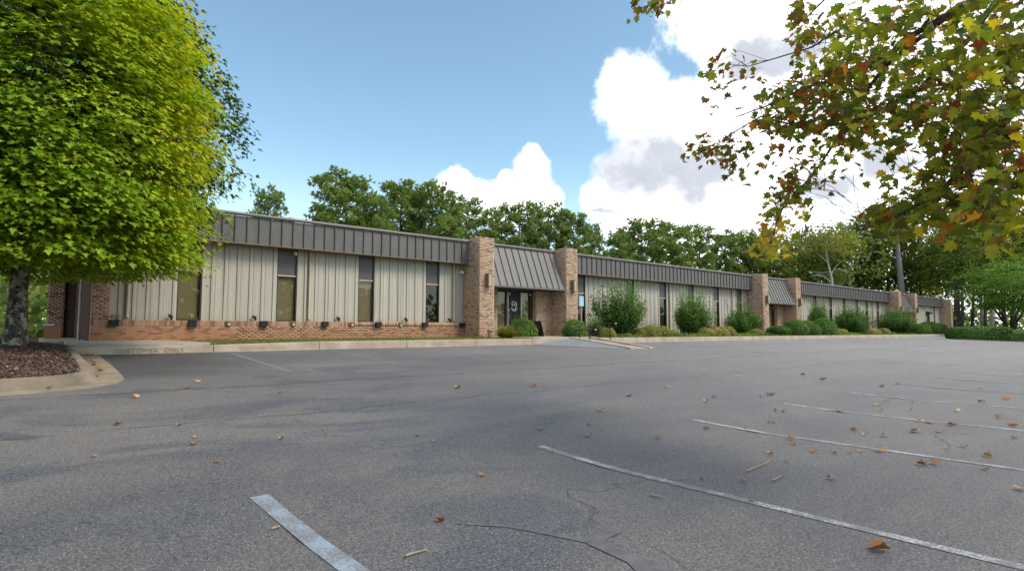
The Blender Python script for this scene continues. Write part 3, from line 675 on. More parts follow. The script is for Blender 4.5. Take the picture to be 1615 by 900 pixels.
MB().box(88.3, 90.0, 21.955, 22.05, 2.35, 3.44).build('door_head_panel', 'grey_siding', bld)
MB().box(91.9, 92.5, 21.96, 22.09, 0.118, 0.557).build('apron_panel', 'spandrel', bld)
d_ = MB().box(88.34, 89.96, 22.04, 22.08, 0.0, 2.3).build('side_door', 'bronze_frame', bld); MB().box(88.5, 89.1, 22.02, 22.035, 0.5, 2.0).build('pane', 'glass', d_); MB().box(89.2, 89.8, 22.02, 22.035, 0.5, 2.0).build('pane', 'glass', d_)
a_ = MB().prism([(88.2, 21.2, 2.35), (88.2, 22.0, 2.35), (88.2, 22.0, 2.75)], (1.9, 0, 0)).build('door_awning', 'bronze_frame', bld)

# standing seam fascia: every pan and seam its own piece
def fascia(u0, u1, n_, end_l=False, end_r=False):
    w_ = (u1 - u0) / n_
    pm = MB().box(0.002, w_ - 0.002, 0, 0.03, ZB, ZT - 0.13).mesh('fascia_panel', 'fascia_metal'); sm = MB().box(-0.013, 0.013, -0.042, 0.0, ZB + .01, ZT - 0.115).mesh('fascia_seam', 'seam_metal')
    for i_ in range(n_):
        link('fascia_panel', pm, bld, wloc=(u0 + i_ * w_, 21.5, 0))
        if i_: link('fascia_seam', sm, bld, wloc=(u0 + i_ * w_, 21.497, 0))
    MB().tube([(u0, 21.475, ZT - .055), (u1, 21.475, ZT - .055)], 0.068, 12).build('gutter', 'gutter_metal', bld)
    MB().box(u0 + .001, u1 - .001, 21.46, 21.85, ZB - .032, ZB - .003).build('drip_edge', 'drip_metal', bld)
    MB().box(u0 + .003, u1 - .003, 21.532, 21.75, ZB + .002, ZT - .125).build('fascia_backing', 'interior', bld)
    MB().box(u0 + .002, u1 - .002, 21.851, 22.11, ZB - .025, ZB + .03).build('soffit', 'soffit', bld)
fascia(1.30, 15.487, 35); fascia(21.923, 42.197, 49); fascia(48.703, 73.397, 58); fascia(80.053, 94.597, 34)
# brown streaked porch roof on the left, over a recessed end entrance
pr = MB().box(0.05, 1.298, 21.5, 30.6, 3.55, 4.35).build('porch_roof', 'fascia_metal', bld)
brick_body('brick_pier', 0.52, 1.06, 29.95, 30.4, -0.2, 3.54, 'fl', 'base_brick', 'dark_brick_wall')
MB().box(1.063, 1.418, 30.1, 30.3, -0.2, 3.54).build('rear_screen_wall', 'dark_brick_wall', bld)
MB().tube([(1.17, 22.3, 0.0), (1.17, 22.3, 3.54)], 0.042, 10).build('porch_post', 'grey_pole', bld)
lw = MB().box(0.40, 0.84, 27.0, 27.2, -0.2, 0.50).build('low_brick_wall', 'base_brick', bld); MB().box(0.37, 0.70, 26.97, 27.23, 0.503, 0.56).build('cap', 'white_paint', lw)

# entrances: brick returns, storefront, sloped standing seam canopy
def entrance(a, b, door, k):
    L = b - a
    brick_body('brick_return', a + .002, a + 1.05, 21.72, 22.11, -0.2, 2.40, 'f'); brick_body('brick_return', b - 1.13, b - .002, 21.72, 22.11, -0.2, 2.40, 'fl')
    c = empty('canopy', (a + L / 2, 21.2, 2.4)); c.parent = bld; c.location = LOC[c] - LOC[bld]
    n_ = 11; w_ = L / n_; top = Vector((0, 21.5, ZT - .13)); bot = Vector((0, 20.72, 2.42)); nr = Vector((0, -(top.z - bot.z), (bot.y - top.y))).normalized(); nr = Vector((0, -abs(nr.y), abs(nr.z)))
    def strip(x0, x1, t0, t1, name, m):
        q = [bot + nr * t0, top + nr * t0, top + nr * t1, bot + nr * t1]
        MB().prism([(x0, p.y, p.z) for p in q], (x1 - x0, 0, 0)).build(name, m, c)
    for i_ in range(n_):
        strip(a + .003 + i_ * w_ + .002, a + (i_ + 1) * w_ - .005, -.03, 0, 'canopy_panel', 'canopy_metal')
        if i_: strip(a + i_ * w_ - .012, a + i_ * w_ + .012, .002, .042, 'canopy_seam', 'seam_metal')
    MB().tube([(a + .003, 21.475, ZT - .055), (b - .003, 21.475, ZT - .055)], 0.066, 12).build('gutter', 'gutter_metal', c)
    MB().box(a + .004, b - .004, 20.68, 20.74, 2.345, 2.405).build('drip_edge', 'gutter_metal', c)
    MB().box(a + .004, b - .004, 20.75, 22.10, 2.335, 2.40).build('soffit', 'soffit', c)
    MB().box(a + .004, b - .004, 21.60, 21.74, 2.405, ZT - .13).build('canopy_backing', 'interior', c)
    s0, s1 = a + 1.053, b - 1.133
    s = empty('storefront', ((s0 + s1) / 2, 22.05, 0.03)); s.parent = bld; s.location = LOC[s] - LOC[bld]
    f = MB(); d0, d1 = s0 + 0.92, s0 + 1.74
    for x0, x1 in ((s0, s0 + .05), (d0 - .16, d0 - .05), (s1 - .19, s1)): f.box(x0, x1, 22.0, 22.11, 0.03, 2.335)
    f.box(s0 + .051, s1 - .191, 22.003, 22.107, 2.24, 2.333); f.box(s0 + .051, d0 - .161, 22.003, 22.107, 0.03, 0.11); f.box(d1 + .06, s1 - .191, 22.003, 22.107, 0.03, 0.11)
    f.build('frame', 'bronze_frame', s)
    for x0, x1 in ((d0 - .049, d0 - .002), (d1 + .002, d1 + .058)): MB().box(x0, x1, 21.985, 22.11, 0.03, 2.238).build('door_jamb', 'silver_frame', s)
    for x0, x1 in ((s0 + .052, d0 - .162), (d1 + .061, s1 - .192)):
        MB().box(x0, x1, 22.05, 22.056, 0.113, 2.237).build('pane', 'glass', s); MB().box(x0 + .003, x1 - .003, 22.100, 22.108, 0.12, 2.232).build('blind', 'blind', s)
    for x in (d0 + .02, s1 - .24): MB().box(x, x + .07, 21.93, 21.99, 2.10, 2.18).build('door_sensor', 'white_paint', s)
    if door:
        D = MB().box(d0, d1, 22.04, 22.08, 0.04, 2.236).build('door', 'black_plastic', bld)
        MB().box(d0 + .09, d1 - .09, 22.032, 22.039, 0.2, 2.14).build('pane', 'black_plastic', D)
        MB().tube([(d0 + .075, 22.03, .85), (d0 + .075, 21.98, .87), (d0 + .075, 21.98, 1.2), (d0 + .075, 22.03, 1.22)], 0.014, 8).build('handle', 'silver_frame', D)
        MB().box(d0 + .03, d0 + .10, 22.025, 22.039, 1.28, 1.36).build('lock', 'silver_frame', D)
        lx, lz, ly = (d0 + d1) / 2, 1.58, 22.026                         # white emblem: two swept arcs round a dot, wings and two lines below
        lg = MB()
        def arc(cx, cz, r0, r1, a0, a1, wd):
            q = []
            for i_ in range(13):
                t_ = i_ / 12; an = a0 + (a1 - a0) * t_; wv = wd * math.sin(PI * (0.12 + 0.76 * t_)); r_ = r0 + (r1 - r0) * t_
                q.append(((cx + (r_ - wv) * math.cos(an), ly, cz + (r_ - wv) * math.sin(an)), (cx + (r_ + wv) * math.cos(an), ly, cz + (r_ + wv) * math.sin(an))))
            lg.poly([p for pr_ in q for p in pr_], [(2 * i_, 2 * i_ + 2, 2 * i_ + 3, 2 * i_ + 1) for i_ in range(12)])
        arc(lx, lz + .05, .165, .13, math.radians(100), math.radians(235), .028); arc(lx, lz + .05, .165, .13, math.radians(-75), math.radians(70), .028); arc(lx, lz + .05, .11, .14, math.radians(50), math.radians(130), .022)
        lg.poly([(lx + .045 * math.cos(2 * PI * i_ / 12), ly, lz + .04 + .045 * math.sin(2 * PI * i_ / 12)) for i_ in range(12)], [tuple(range(12))])
        for s_ in (-1, 1): lg.poly([(lx, ly, lz - .21), (lx + s_ * .22, ly, lz - .12), (lx + s_ * .17, ly, lz - .2), (lx + s_ * .06, ly, lz - .25)], [(0, 1, 2, 3)])
        lg.box(lx - .14, lx + .14, ly, ly + .002, lz - .275, lz - .262); lg.box(lx - .09, lx + .09, ly, ly + .002, lz - .305, lz - .293)
        lg.build('door_emblem', 'white_paint', D)
    else:
        D = MB().box(d0, d1, 22.04, 22.08, 0.04, 2.236).build('door', 'bronze_frame', bld); MB().box(d0 + .09, d1 - .09, 22.030, 22.038, 0.2, 2.14).build('pane', 'glass', D)
entrance(16.33, 21.08, True, 0); entrance(43.04, 47.85, False, 1); entrance(74.24, 79.20, False, 2)
# lamps on the piers, downspouts, floodlights and step lights on the ledge, cameras
for (a, b) in PIER:
    x = (a + b) / 2 + 0.02
    l_ = MB().box(x - .11, x + .11, 20.44, 20.652, 2.28, 2.92).build('wall_lamp', 'brown_lamp', bld); MB().box(x - .07, x + .07, 20.425, 20.438, 2.34, 2.86).build('lens', 'tan_trim', l_)
for u in (2.36, 8.20, 14.92, 31.95, 39.9, 56.5, 69.0):
    z0 = 0.70 if u < 16 else 0.15
    MB().tube([(u, 21.875, 3.40), (u, 21.875, z0 + .12), (u + .0, 21.80, z0 + .02)], 0.055, 4).build('downspout', 'tan_trim', bld)
for u in (3.58, 6.22, 9.38, 12.42, 14.68):
    fl_ = MB().box(u - .03, u + .03, 21.78, 21.84, 0.68, 0.74).build('floodlight', 'black_metal', bld)
    MB().prism([(u - .08, 21.76, .77), (u + .05, 21.76, .72), (u + .02, 21.76, .84), (u - .09, 21.76, .87)], (0, .09, 0)).build('lamp_head', 'black_metal', fl_)
for u in (5.33, 7.57, 9.9, 12.1):
    s_ = MB().box(u - .075, u + .075, 21.68, 21.743, .50, .66).build('step_light', 'brown_lamp', bld); MB().box(u - .03, u + .03, 21.665, 21.678, .51, .575).build('lens', 'lamp_lens', s_)
for u, z, v in ((7.62, 3.22, 21.93), (15.3, 3.0, 21.86), (93.6, 3.0, 21.9)):
    k_ = MB().box(u - .04, u + .04, v - .1, v + .08, z - .02, z + .08).build('security_camera', 'white_paint', bld); MB().tube([(u, v - .1, z + .02), (u - .03, v - .24, z - .03)], .035, 10).build('lens_barrel', 'white_paint', k_)
# ------------------------------------------------------------------ leaves and plants
def half_leaf(right, fold=0.16, droop=-0.12):
    """leaf from its right outline (first point = base, last = tip); folded along the midrib"""
    V = [(x, y, abs(x) * fold * 2 + droop * y * y) for x, y in right]; n = len(right)
    V += [(-x, y, abs(x) * fold * 2 + droop * y * y) for x, y in right[1:-1]]
    R = list(range(n)); L = [0, n - 1] + [n + i for i in range(n - 2)][::-1]
    return np.array(V, float), [np.array([R]), np.array([L])]
MAPLE = half_leaf([(0, 0), (.34, -.10), (.27, .14), (.56, .38), (.24, .46), (.20, .66), (0, 1.0)])
SIMPLE = (np.array([(0, 0, 0), (.30, .45, .06), (0, 1, -.06), (-.30, .45, .06)], float), [np.array([[0, 1, 2, 3]])])
LANCE = (np.array([(0, 0, 0), (.13, .4, .02), (0, 1, -.05), (-.13, .4, .02)], float), [np.array([[0, 1, 2, 3]])])
CLUMP = (np.array([(0, 0, 0), (.42, .2, .1), (.25, .62, 0), (0, 1, -.1), (-.3, .7, .05), (-.4, .25, -.05)], float), [np.array([[0, 1, 2, 3, 4, 5]])])
def norm(a): return a / np.maximum(np.linalg.norm(a, axis=1, keepdims=True), 1e-9)
def leaf_arrays(P, N, T, S, tpl):
    tv, tp = tpl; N = norm(N); T = norm(T - N * (T * N).sum(1, keepdims=True)); X = np.cross(T, N)
    V = P[:, None, :] + S[:, None, None] * (tv[None, :, 0:1] * X[:, None, :] + tv[None, :, 1:2] * T[:, None, :] + tv[None, :, 2:3] * N[:, None, :])
    n, k = len(P), len(tv); off = (np.arange(n) * k)[:, None]
    polys = [p + off for q in tp for p in [q[0][None, :]]]
    return V.reshape(-1, 3), polys
def leaf_mesh(name, P, N, T, S, tpl, m, tint):
    V, polys = leaf_arrays(P, N, T, S, tpl)
    return raw_mesh(name, V, polys, m, np.tile(tint, len(polys)))
def sphere_dirs(n, rng): return norm(rng.normal(size=(n, 3)))
def lumpy(D, rng, k=14, amp=0.22):
    L = sphere_dirs(k, rng); a = rng.uniform(-1, 1, k); f = np.zeros(len(D))
    for l, c in zip(L, a): f += c * np.exp(-(1 - D @ l) * 6)
    return 1 + amp * f
def crown_leaves(rng, c, rad, ncl, per, size, tpl, crad=0.5, shell=0.55, zcut=-0.75, amp=0.22, up=0.8, droop=0.5, flat=0.45, tone=None, nn=0.38):
    """leaf positions for a lumpy crown: sprays of leaves spread through its outer volume, with gaps between"""
    D = sphere_dirs(int(ncl * 1.6), rng); D = D[D[:, 2] > zcut][:ncl]; n = len(D)
    r = (shell + (1 - shell) * rng.random(n) ** 0.6) * lumpy(D, rng, 16, amp)
    CC = np.array(c) + D * r[:, None] * np.array(rad)
    q = rng.normal(size=(n, per, 3)) * np.array([1, 1, flat]) * crad * 0.55
    q[:, :, 2] -= droop * (q[:, :, 0] ** 2 + q[:, :, 1] ** 2) / crad
    P = (CC[:, None, :] + q).reshape(-1, 3)
    out = norm((D * np.array([1, 1, 0.5])) + 1e-6); outr = np.repeat(out, per, 0)
    N = np.array([0, 0, up]) + outr * 0.5 + rng.normal(0, nn, (n * per, 3))
    T = norm(q.reshape(-1, 3) * np.array([1, 1, 0.2]) + 1e-6) * 0.6 + outr * 0.5 + np.array([0, 0, -0.55]) + rng.normal(0, .25, (n * per, 3))
    S = size * rng.uniform(0.65, 1.2, n * per)
    tn = np.repeat(rng.random(n), per) * 0.55 + rng.random(n * per) * 0.45
    return P, N, T, S, np.clip(tn, 0, 1)
def limbs(base, H, r0, spread, n, seed, z0=0.35, lean=(0, 0), split=True, bend=0.15):
    """tapered trunk with limbs that fork; base is a world point"""
    R = random.Random(seed); mb = MB(); b = Vector(base)
    tr = []
    for i in range(9):
        t = i / 8; tr.append(b + Vector((lean[0] * t * H + R.uniform(-1, 1) * bend * t, lean[1] * t * H + R.uniform(-1, 1) * bend * t, t * H * 0.92)))
    mb.tube([b - Vector((0, 0, .15))] + tr, [r0 * 1.45, r0 * 1.2] + [r0 * (1 - 0.85 * (i / 8)) for i in range(1, 9)], 9)
    for k in range(n):
        t = z0 + (0.92 - z0) * (k + R.random()) / n; i = min(7, int(t * 8)); p = tr[i].lerp(tr[i + 1], t * 8 - i)
        an = k * 2.4 + R.uniform(-.5, .5); L = spread * (1.05 - 0.65 * t) * R.uniform(.7, 1.1); d = Vector((math.cos(an), math.sin(an), R.uniform(.25, .8)))
        pts = [p]
        for j in range(1, 5): pts.append(pts[-1] + d * (L / 4) + Vector((R.uniform(-.1, .1) * L / 2, R.uniform(-.1, .1) * L / 2, R.uniform(-.02, .1) * L)))
        rr = r0 * (1 - .85 * t) * .55
        mb.tube(pts, [rr, rr * .8, rr * .6, rr * .4, rr * .15], 6)
        if split:
            for j in (2, 3):
                d2 = Vector((math.cos(an + R.choice((-1, 1)) * .9), math.sin(an + R.choice((-1, 1)) * .9), R.uniform(.1, .8)))
                mb.tube([pts[j], pts[j] + d2 * L * .2, pts[j] + d2 * L * .38 + Vector((0, 0, .05 * L))], [rr * .45, rr * .3, rr * .08], 5)
    return mb
def tree(name, label, base, m, bark, group=None, cat='tree'):
    return empty(name, base, label, cat, group)

# ---- the maple on the island
rng = np.random.default_rng(21)
b = (-0.22, 16.05, 0.02)
mp = tree('maple_tree', 'big yellow green maple on the mulched island at the left edge', b, None, None)
limbs(b, 8.6, 0.185, 4.0, 22, 3, z0=0.22, lean=(0.004, 0.0), bend=0.10).build('trunk', 'maple_bark', mp)
A = []
for (c, rad, ncl, zc, am) in (((-0.15, 16.0, 4.75), (3.12, 3.3, 4.9), 1400, -0.66, 0.20), ((0.0, 15.9, 2.8), (3.0, 3.1, 1.35), 330, -0.9, 0.18)):
    A.append(crown_leaves(rng, c, rad, ncl, 44, 0.125, MAPLE, 0.60, 0.55, zc, am, up=1.0, droop=0.5, flat=0.16, nn=0.22))
P, N, T, S, tn = [np.concatenate([a[k] for a in A]) for k in range(5)]
ok_ = P[:, 2] > 1.5 + rng.random(len(P)) * .22; P, N, T, S, tn = P[ok_], N[ok_], T[ok_], S[ok_], tn[ok_]
tn = np.clip(tn * 0.75 + 0.22 * (P[:, 0] - b[0]) / 4.0 + 0.06 + 0.08 * (P[:, 2] - 4) / 4, 0, 1)       # leaves yellower towards +X and the top
link('crown', leaf_mesh('maple_crown', P - np.array(b), N, T, S, MAPLE, 'maple_leaf', tn), mp, wloc=b)
# ---- the darker tree right behind it
b = (-0.3, 18.8, -0.05)
dk = tree('shade_tree', 'dark green tree rising close behind the yellow green maple', b, None, None)
limbs(b, 10, 0.15, 4.5, 14, 8, z0=0.4).build('trunk', 'dark_bark', dk)
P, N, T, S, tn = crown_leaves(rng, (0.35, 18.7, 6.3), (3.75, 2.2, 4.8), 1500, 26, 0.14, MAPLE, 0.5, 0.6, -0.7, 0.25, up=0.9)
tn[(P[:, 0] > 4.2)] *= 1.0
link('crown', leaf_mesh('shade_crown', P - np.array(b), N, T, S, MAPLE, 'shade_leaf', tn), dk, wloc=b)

# ---- pines behind the building
def pine_mesh(seed, H, spread, live=0.42, dense=1.0):
    rng = np.random.default_rng(seed); R = random.Random(seed); mb = MB(); tr = []
    for i in range(9): t = i / 8; tr.append(Vector((R.uniform(-.12, .12) * t * 2, R.uniform(-.12, .12) * t * 2, t * H * .97)))
    mb.tube(tr, [0.24 * (1 - .82 * i / 8) for i in range(9)], 8)
    P = []; 
    nb = int(58 * dense)
    for k in range(nb):
        t = live + (0.985 - live) * ((k + R.random()) / nb) ** 0.85; i = min(7, int(t * 8)); p = tr[i].lerp(tr[i + 1], t * 8 - i)
        s = (t - live) / (1 - live); prof = (0.55 + 0.75 * s if s < .45 else 0.9 * math.sqrt(max(0, 1 - ((s - .4) / .62) ** 2)) + .06)
        L = spread * prof * R.uniform(.65, 1.12); an = k * 2.39996 + R.uniform(-.4, .4); d = Vector((math.cos(an), math.sin(an), R.uniform(-.05, .55)))
        pts = [p, p + d * L * .5 + Vector((0, 0, .02 * L)), p + d * L + Vector((0, 0, .12 * L))]
        mb.tube(pts, [.05, .035, .012], 4, caps=False)
        for q in range(max(2, int(L * 1.9))):
            f = R.uniform(.42, 1.03); c = pts[0].lerp(pts[2], f) + Vector((R.gauss(0, .28), R.gauss(0, .28), R.gauss(.12, .2))) * (0.5 + .5 * L / spread)
            for _ in range(10): P.append((c.x + R.gauss(0, .25), c.y + R.gauss(0, .25), c.z + R.gauss(.05, .2), R.random() * .5 + .5 * ((k * 7 + q) % 9) / 9))
    P = np.array(P); n = len(P); per = 15
    D = norm(rng.normal(size=(n, per, 3)).reshape(-1, 3) + np.array([0, 0, .55])); c = np.repeat(P[:, :3], per, 0); L = rng.uniform(.16, .34, n * per)
    sv = norm(np.cross(D, rng.normal(size=(n * per, 3)))) * 0.048
    V = np.stack([c - sv, c + sv, c + D * L[:, None]], 1).reshape(-1, 3)
    return mb.mesh('pine_trunk', 'pine_bark'), raw_mesh('pine_crown', V, [np.arange(3 * n * per).reshape(-1, 3)], 'pine_needle', np.clip(np.repeat(P[:, 3], per) * .8 + rng.random(n * per) * .2, 0, 1))
PINES = [pine_mesh(31, 16, 3.6, .30, 1.3), pine_mesh(32, 16, 3.1, .26, 1.25), pine_mesh(33, 16, 2.8, .26, 1.15), pine_mesh(34, 16, 3.3, .32, 1.15)]
def place_tree(kind, protos, k, base, scale, rz, name, label, group, cat='tree', parts=('trunk', 'crown')):
    t_ = empty(name, base, label, cat, group)
    for nm, me in zip(parts, protos[k]):
        o = link(nm, me, t_, wloc=base); o.scale = scale; o.rotation_euler = (0, 0, rz)
    return t_
GP = 'pines behind the office building'
pine_spots = [  # x px, top y px, metres out, width factor, mesh, label
    (424, 290, 47, 0.75, 2, 'lone pine top standing in blue sky just right of the yellow green maple'),
    (548, 264, 50, 1.02, 0, 'tallest broad pine behind the middle of the left roof section'),
    (512, 318, 52, 0.7, 1, 'thin left shoulder pine beside the tallest broad pine'),
    (590, 300, 49, 0.8, 2, 'smaller pine leaning against the right side of the tallest broad pine'),
    (634, 279, 55, 1.05, 3, 'round headed pine second in height behind the left roof section'),
    (682, 286, 56, 0.95, 0, 'pine with ruddy right side just left of the small white cloud'),
    (600, 335, 46, 0.6, 1, 'short bright green pine poking over the left roof edge'),
    (735, 303, 60, 0.85, 2, 'thin crowned pine in front of the small white cloud'),
    (705, 335, 52, 0.9, 3, 'low pine filling the gap above the brick pier left of the entrance'),
    (775, 322, 62, 0.8, 1, 'narrow pine below the small white cloud above the entrance canopy'),
    (818, 316, 64, 0.95, 0, 'pointed dense pine above the entrance canopy'),
    (866, 317, 66, 1.0, 2, 'broad pine behind the right brick pier of the main entrance'),
    (905, 330, 66, 0.9, 3, 'pine ending the left group beside the gap of white cloud'),
    (936, 352, 68, 0.65, 1, 'small pine at the open gap right of the main entrance'),
    (975, 360, 78, 0.8, 1, 'lower pine right of the gap of white cloud'),
    (1012, 340, 84, 1.1, 0, 'rounded dark pine first in the right group behind the roof'),
    (1058, 347, 88, 1.1, 3, 'flat topped dark pine in the middle of the right group'),
    (1102, 349, 92, 1.0, 2, 'ruddy topped pine of the right group with bare crown tips'),
    (1142, 362, 96, 1.0, 1, 'pale pointed pine near the yellow hanging leaves'),
    (1180, 362, 98, 1.05, 0, 'dark pine behind the hanging yellow sycamore leaves')]
R = random.Random(4)
for x, y, d, wf, k, lab in pine_spots:
    p = at_d(x, y, d); H = (p[2] + .1) * .97; s = H / 16
    place_tree('pine', PINES, k, (p[0], p[1], -.1), (s * wf * 1.12, s * wf * 1.12, s), R.uniform(0, 6), 'pine_tree', lab, GP)

# ---- mixed woodland trees on the right and left
def wood_mesh(seed, m, H=14, rad=(3.6, 3.6, 4.6), cz=8.6, ncl=340, per=16, size=.34, bark='dark_bark', amp=.34, shell=.45, up=.7):
    rng = np.random.default_rng(seed)
    t_ = limbs((0, 0, 0), H, 0.2, rad[0] * 1.05, 18, seed, z0=.28, bend=.25).mesh('wood_trunk', bark)
    P, N, T, S, tn = crown_leaves(rng, (0, 0, cz), rad, ncl, per, size, CLUMP, .85, shell, -.95, amp, up=up, droop=.2, flat=.6)
    return t_, leaf_mesh('wood_crown', P, N, T, S, CLUMP, m, tn)
WOOD = [wood_mesh(51, 'wood_leaf'), wood_mesh(52, 'wood_leaf', rad=(3.0, 3.0, 5.2), ncl=270, amp=.4, shell=.35), wood_mesh(53, 'wood_leaf', rad=(4.0, 4.0, 3.8), cz=9.6, ncl=250, amp=.42, bark='pale_bark', shell=.35),
        wood_mesh(54, 'bright_leaf', H=8, rad=(4.0, 4.0, 3.1), cz=5.0, ncl=330, per=18, size=.26, shell=.5, up=1.1, amp=.3)]
GW = 'woodland trees around the building'
wood_spots = [
    (1212, 362, 100, 1.0, 1, 'dark woodland tree just right of the hanging yellow leaves'),
    (1262, 345, 104, 1.0, 0, 'ruddy topped woodland tree behind the second roof section'),
    (1305, 352, 92, 1.0, 2, 'pale barked light green tree behind the third roof section'),
    (1345, 322, 108, 1.1, 0, 'tall full crowned tree behind the third roof section'),
    (1392, 318, 112, 1.0, 1, 'tall tree left of the pale bare trunk'),
    (1444, 330, 108, 0.9, 1, 'sparse tree right of the pale bare trunk'),
    (1466, 372, 120, 1.0, 0, 'woodland tree above the last roof section'),
    (1502, 325, 100, 0.9, 1, 'slim see through tree just right of the building end'),
    (1538, 330, 96, 1.0, 2, 'open crowned tree behind the bright green small tree'),
    (1572, 310, 92, 1.0, 1, 'tall thin tree behind the right end of the hedge'),
    (1612, 320, 86, 1.1, 0, 'tall tree at the right edge of the view'),
    (1655, 300, 84, 1.1, 1, 'woodland tree just past the right edge'),
    (10, 395, 62, 1.0, 0, 'green woodland tree left of the maple trunk'),
    (52, 415, 52, 0.9, 3, 'bright green tree seen between maple trunk and brick porch pier'),
    (-40, 380, 66, 1.2, 1, 'woodland tree at the left edge behind the maple'),
    (80, 405, 64, 1.0, 0, 'woodland tree rising behind the brick porch pier')]
for x, y, d, wf, k, lab in wood_spots:
    p = at_d(x, y, d); z0 = -.35 if x > 1000 else -.1; H = p[2] - z0; Hk = (14.0, 14.2, 13.6, 8.4)[k]; s = H / Hk
    place_tree('wood', WOOD, k, (p[0], p[1], z0), (s * wf, s * wf, s), R.uniform(0, 6), 'woodland_tree', lab, GW)
# tall bare pale trunk with high thin crown
p = at_d(1424, 452, 104); b = (p[0], p[1], -.3); tp = at_d(1408, 318, 104)
pt = empty('pale_trunk_tree', b, 'tall tree with a pale bare trunk showing above the last brick piers', 'tree', GW)
mb = MB(); n_ = 8; mb.tube([(b[0] + (tp[0] - b[0]) * (i / n_) ** 1.2, b[1] + (tp[1] - b[1]) * (i / n_) ** 1.2, b[2] + (tp[2] - b[2]) * i / n_) for i in range(n_ + 1)], [.62, .60, .56, .52, .46, .38, .3, .2, .08], 10)
for i in range(12):
    t_ = .52 + .45 * i / 12; q = Vector(b).lerp(Vector(tp), t_); an = i * 2.4; mb.tube([q, q + Vector((math.cos(an) * 1.4, math.sin(an) * 1.4, .7)), q + Vector((math.cos(an) * 2.8, math.sin(an) * 2.8, 1.9))], [.14, .09, .03], 5)
mb.build('trunk', 'pale_bark', pt)
rng = np.random.default_rng(77)
P, N, T, S, tn = crown_leaves(rng, (tp[0], tp[1], tp[2] - 3.6), (4.2, 4.2, 4.4), 130, 16, .38, CLUMP, .9, .3, -.95, .4)
link('crown', leaf_mesh('pale_crown', P - np.array(b), N, T, S, CLUMP, 'wood_leaf', tn), pt, wloc=b)
# small branching pale tree behind the third roof
p = at_d(1312, 452, 86); b = (p[0], p[1], -.2)
st_ = empty('bare_branched_tree', b, 'small pale barked tree with bare forked branches above the third roof', 'tree', GW)
mb = MB(); V_ = lambda x, y: Vector(at_d(x, y, 86))
for pts, r_ in (([(1314, 470), (1312, 440), (1306, 415), (1302, 395), (1300, 378)], .16), ([(1311, 432), (1318, 420), (1330, 410)], .09), ([(1312, 446), (1300, 436), (1290, 433), (1278, 436)], .10), ([(1306, 415), (1296, 405), (1288, 398)], .07), ([(1310, 428), (1296, 430), (1280, 428)], .06), ([(1316, 425), (1326, 424), (1338, 430)], .05)):
    q = [V_(*a) for a in pts]
    if r_ == .16: q = [Vector(b)] + q; mb.tube(q, [.24, .2, .17, .14, .1, .04], 7)
    else: mb.tube(q, [r_] + [r_ * .75] * (len(q) - 2) + [r_ * .3], 5)
mb.build('trunk', 'pale_bark', st_)
c = V_(1305, 380); P, N, T, S, tn = crown_leaves(rng, tuple(c), (3.6, 3.6, 2.3), 120, 16, .33, CLUMP, .8, .3, -.9, .4)
link('crown', leaf_mesh('thin_crown', P - np.array(b), N, T, S, CLUMP, 'wood_leaf', np.clip(tn + .25, 0, 1)), st_, wloc=b)
# slim dark trunks in the wood at the right end, each a tree
GS = 'slim trunks at the edge of the wood'
slim = [(1505, 330, 82, 'pair'), (1516, 340, 80, 'thick'), (1512, 350, 84, 'thin'), (1556, 360, 78, 'dark'), (1565, 345, 84, 'grey'), (1598, 350, 80, 'right'), (1532, 350, 90, 'far')]
LS = ['slim dark trunk nearest the end of the building', 'thicker dark trunk second from the end of the building', 'thin trunk between the two near the handrail', 'dark trunk seen under the bright green small tree', 'pale grey trunk behind the right hedge', 'dark trunk behind the far right of the hedge', 'distant trunk behind the left end of the hedge']
for (x, y, d, _), lab in zip(slim, LS):
    p = at_d(x, 520, d); tp = at_d(x + R.uniform(-8, 8), y, d); b = (p[0], p[1], -.45)
    s_ = empty('slim_tree', b, lab, 'tree', GS); mb = MB()
    q = [Vector(b).lerp(Vector(tp), i / 6) + Vector((R.uniform(-.15, .15), R.uniform(-.15, .15), 0)) * (i > 0) for i in range(7)]
    mb.tube(q, [.26, .21, .18, .15, .12, .08, .03], 7)
    for i in range(10):
        t_ = .35 + .06 * i; c = Vector(b).lerp(Vector(tp), t_); an = i * 2.4 + x; mb.tube([c, c + Vector((math.cos(an) * 1.2, math.sin(an) * 1.2, .3)), c + Vector((math.cos(an) * 2.6, math.sin(an) * 2.6, .9))], [.06, .04, .015], 4)
    mb.build('trunk', 'pale_bark' if _ == 'grey' else 'dark_bark', s_)
    P, N, T, S, tn = crown_leaves(rng, tuple(Vector(b).lerp(Vector(tp), .72)), (2.8, 2.8, 5.0), 95, 15, .33, CLUMP, .8, .25, -.95, .4)
    link('crown', leaf_mesh('slim_crown', P - np.array(b), N, T, S, CLUMP, 'wood_leaf', tn), s_, wloc=b)
# bright green small tree on the right island
p = at_d(1594, 520, 58); b = (p[0], p[1], -.35)
br_ = empty('small_green_tree', b, 'small spreading bright green tree standing behind the clipped hedge at right', 'tree')
mb = MB()
for k in range(5):
    an = k * 1.3; x = math.cos(an); y = math.sin(an); mb.tube([(b[0] + x * .2, b[1] + y * .2, b[2] - .1), (b[0] + x * .5, b[1] + y * .5, b[2] + 1.4), (b[0] + x * 1.5, b[1] + y * 1.5, b[2] + 3.2), (b[0] + x * 2.3, b[1] + y * 2.3, b[2] + 5)], [.16, .12, .08, .03], 7)
mb.build('trunk', 'dark_bark', br_)
P, N, T, S, tn = crown_leaves(rng, (b[0], b[1], b[2] + 4.4), (3.7, 3.7, 3.1), 760, 20, .18, SIMPLE, .6, .4, -.75, .48, up=1.2, droop=.3, flat=.25)
link('crown', leaf_mesh('green_crown', P - np.array(b), N, T, S * 1.3, SIMPLE, 'bright_leaf', tn), br_, wloc=b)
